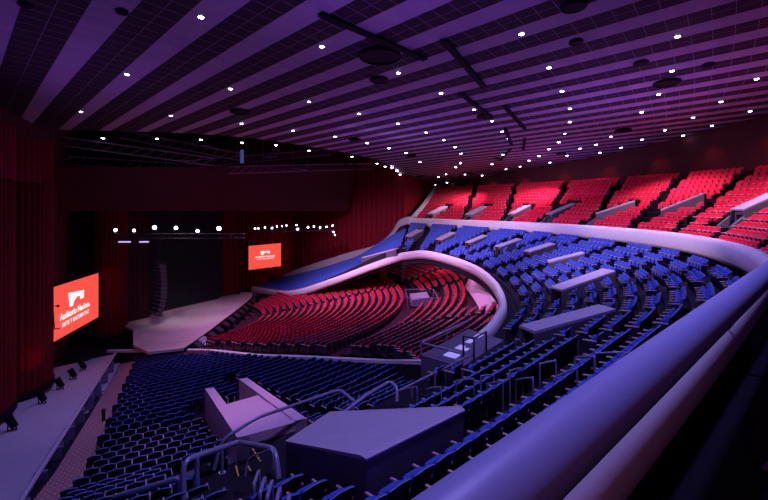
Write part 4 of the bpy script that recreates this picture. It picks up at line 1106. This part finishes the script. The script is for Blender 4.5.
# which seats show largest: nearest ones inside the frame that are not behind something
dg = bpy.context.evaluated_depsgraph_get(); dg.update()
def proj(p): return (384 + 420*p.x/p.y, 204 - 420*p.z/p.y) if p.y > .3 else (-999,-999)
def rate(rec):
    p = rec[0]; best = 0
    hits = 0
    for dz, dx in ((.9,0),(.66,0),(.8,.2)):
        q = p + Vector((dx,0,dz)); x, y = proj(q)
        if not (-2 < x < 770 and -2 < y < 502): continue
        d = q.normalized(); ok, loc, *_ = sc.ray_cast(dg, EYE, d, distance=q.length-.25)
        if not ok: hits += 1
    return hits
def facing_ok(p): return True
chosen = {}
for colour in SEATS:
    recs = sorted(SEATS[colour], key=lambda r: r[0].length)
    pick = []; seen = set()
    for r in recs:
        if len(pick) >= 300: break
        if rate(r) >= 2: pick.append(r)
    chosen[colour] = pick
# build individual seats
def build_seats(colour, fabric, name, group, with_parts):
    mats = {'fabric': M[fabric], 'shell': M['shell'], 'edge': M['edge'], 'arm': M['arm'], 'leg': M['leg']}
    meshes = {}
    for pn, (mb, mk) in SPARTS.items():
        meshes[pn] = mb.mesh(name + '_' + pn, mats[mk], fix=(pn not in ('backrest','back_shell')))
    pick = chosen[colour]; ids = set(id(r) for r in pick)
    order_ = [('backrest','backrest'),('seat','seat'),('armrest','armrest'),('leg','leg')]
    for r in pick:
        p, f, lab, last = r
        root = bpy.data.objects.new(name, None); COL.objects.link(root); root.location = p + EYE; root.rotation_euler = (0,0,f); root.empty_display_size = .2
        if 'near wing' in lab or 'pink entrance' in lab: root.scale = (.94,.94,.94)
        tag(root, lab, 'seat', group)
        lst = list(order_)
        if last: lst += [('armrest','armrest_end'),('leg','leg_end')]
        for nm, key in lst:
            o = bpy.data.objects.new(nm, meshes[key]); COL.objects.link(o); o.parent = root
            if nm == 'backrest':
                for sn in ('back_shell','edging'):
                    q = bpy.data.objects.new(sn, meshes[sn]); COL.objects.link(q); q.parent = o
    rest = [r for r in SEATS[colour] if id(r) not in ids]
    V = []; F = []; MI = []
    for p, f, lab, last in rest:
        c, s = cos(f), sin(f); o = len(V)
        for v in LO.v: V.append((p.x + c*v.x - s*v.y, p.y + s*v.x + c*v.y, p.z + v.z + H0))
        for fc in LO.f: F.append([i+o for i in fc])
        MI += LO.m
    me = bpy.data.meshes.new(name + '_mass'); me.from_pydata(V, [], F)
    for m_ in (M[fabric], M['shell'], M['arm']): me.materials.append(m_)
    me.polygons.foreach_set('material_index', MI); me.update()
    o = bpy.data.objects.new('far_%s_seating' % colour, me); COL.objects.link(o)
    tag(o, {'blue': 'all the more distant rows of blue seats across the tiers', 'red': 'all the more distant rows of red seats in stalls and upper balcony'}[colour], 'seating', None, 'stuff')
build_seats('blue', 'blue', 'blue_theatre_chair', 'blue folding seats nearest the camera', True)
build_seats('red', 'red', 'red_theatre_chair', 'red folding seats nearest the camera', True)

# ------------------------------------------------------------------ light
def spot(loc, target, energy, col, size=2.4, blend=.8, radius=.4):
    l = bpy.data.lights.new('spot', 'SPOT'); l.energy = energy; l.color = col; l.spot_size = size; l.spot_blend = blend; l.shadow_soft_size = radius
    o = bpy.data.objects.new('spot_lamp', l); COL.objects.link(o); o.location = Vector(loc) + EYE
    o.rotation_euler = (Vector(target)-Vector(loc)).to_track_quat('-Z','Y').to_euler(); return o
def point(loc, energy, col, radius=.5):
    l = bpy.data.lights.new('point', 'POINT'); l.energy = energy; l.color = col; l.shadow_soft_size = radius
    o = bpy.data.objects.new('point_lamp', l); COL.objects.link(o); o.location = Vector(loc) + EYE; return o
def area(loc, target, energy, col, sx, sy):
    l = bpy.data.lights.new('area', 'AREA'); l.energy = energy; l.color = col; l.shape = 'RECTANGLE'; l.size = sx; l.size_y = sy
    o = bpy.data.objects.new('area_lamp', l); COL.objects.link(o); o.location = Vector(loc) + EYE
    o.rotation_euler = (Vector(target)-Vector(loc)).to_track_quat('-Z','Y').to_euler(); return o
# purple wash thrown up on the ceiling by unseen area lights added below it
for (x, y, z, e) in ((-20,24,1.5,.6),(2,40,0,1),(18,30,2,1),(0,14,3,.9),(-24,8,2,.5),(22,50,1,.9)):
    area((x,y,z), (x,y,z+10), 270*e, (.38,.125,1.0), 10, 10)
# blue-violet house light from the ceiling down on the tiers
for (x, y, e) in ((3,9,1.0),(14,24,1.0),(12,40,1.15),(-10,20,.62),(-14,34,.55)):
    spot((x,y,zc(x,y)-.4), (x,y,-20), 5200*e, (.34,.28,1.0), 2.5, 1, .5)
# warm lavender light on the red balcony and its parapet
for (x, y, tx, ty, e) in ((24,38,25,38,1.0),(20,52,17,56,1.0),(25,26,25,27,1.0),(13,62,10,66,.9)):
    spot((x,y,zc(x,y)-.4), (tx,ty,-4), 7000*e, (1,.55,.74), 1.9, 1, .5)
for (x, y, tx, ty, tz, e) in ((0,28,18,32,-2.5,1.9),(-4,38,14,52,-3,2.0),(-12,40,-3,60,-8,2.6),(-2,34,9,36,-7,.7)):  # spots added to brighten the white parapets and the far wing
    spot((x,y,zc(x,y)-.4), (tx,ty,tz), 9000*e, (.88,.56,1.0), 1.0, 1, .5)
# pink light on the stalls, from spots added over the stage and under the ceiling
for (x, y, e) in ((-8,46,1.0),(4,44,.9),(-14,51,.8)):
    spot((x,y,zc(x,y)-.4), (x,y,-20), 10000*e, (.90,.34,.95), 1.5, 1, .5)
spot((-22,48,-2.5), (6,50,-9.5), 12000, (1,.40,.95), 1.0, 1, .4)
spot((-4,20,7), (-7.5,20,-10), 3000, (.95,.42,.9), .62, 1, .3)  # spot added to brighten the pink entrance roof
spot((-12,24,6), (-19,28,-12), 1500, (.6,.42,1.0), 1.1, 1, .3)
spot((-20,40,4), (-24,52,SZ), 4500, (.85,.66,.72), .6, .8, .3)
spot((-22,46,5), (-25,50,SZ), 1800, (.30,.70,.85), .25, 1, .3)
spot((-12,42,4.5), (-15,38.5,-14), 3200, (1,.62,.95), .7, 1, .3)  # spot added to brighten the near wing parapet
# unseen fill lamps added under the overhang to brighten the rear stalls
for (x, y, z) in ((7,56.5,-6.6),(10.5,47,-7.6),(10.5,39,-8.3)): point((x,y,z), 420, (1,.36,.80), .15)
# red wall washers
for i in range(2, len(bk)-20, 5):
    p = bk[i]; q = Vector((p.x-p.x*.03-.6, p.y-.8, zc(0,p.y)-.3)); spot(q, (p.x,p.y,2), 200, (1,.06,.08), 1.2, .8, .1)
spot((-9,62,-1.5), (-7,70,-7), 200, (1,.06,.12), 1.6, 1, .3)
spot((-28,42,-5), (-30.9,47.6,-11), 260, (1,.05,.06), 1.0, 1, .2)
for p in ((-21,21,-10.5),(-22.5,28,-11.5)): spot(p, (p[0]-4,p[1]+1,-4), 45, (1,.06,.10), 1.8, 1, .2)
spot((-1,-5,5), (1.8,4,-2.5), 380, (1,.25,.55), .9, 1, .4)  # unseen magenta spot added behind the camera to tint the parapet

w = bpy.data.worlds.new('hall_dark'); sc.world = w; w.use_nodes = True
w.node_tree.nodes['Background'].inputs['Color'].default_value = (.10,.06,.30,1); w.node_tree.nodes['Background'].inputs['Strength'].default_value = .12
sc.view_settings.view_transform = 'Standard'; sc.view_settings.look = 'None'; sc.view_settings.gamma = 1; sc.view_settings.exposure = 0
sc.view_settings.use_curve_mapping = False
sc.cycles.use_denoising = True
sc.cycles.max_bounces = 5
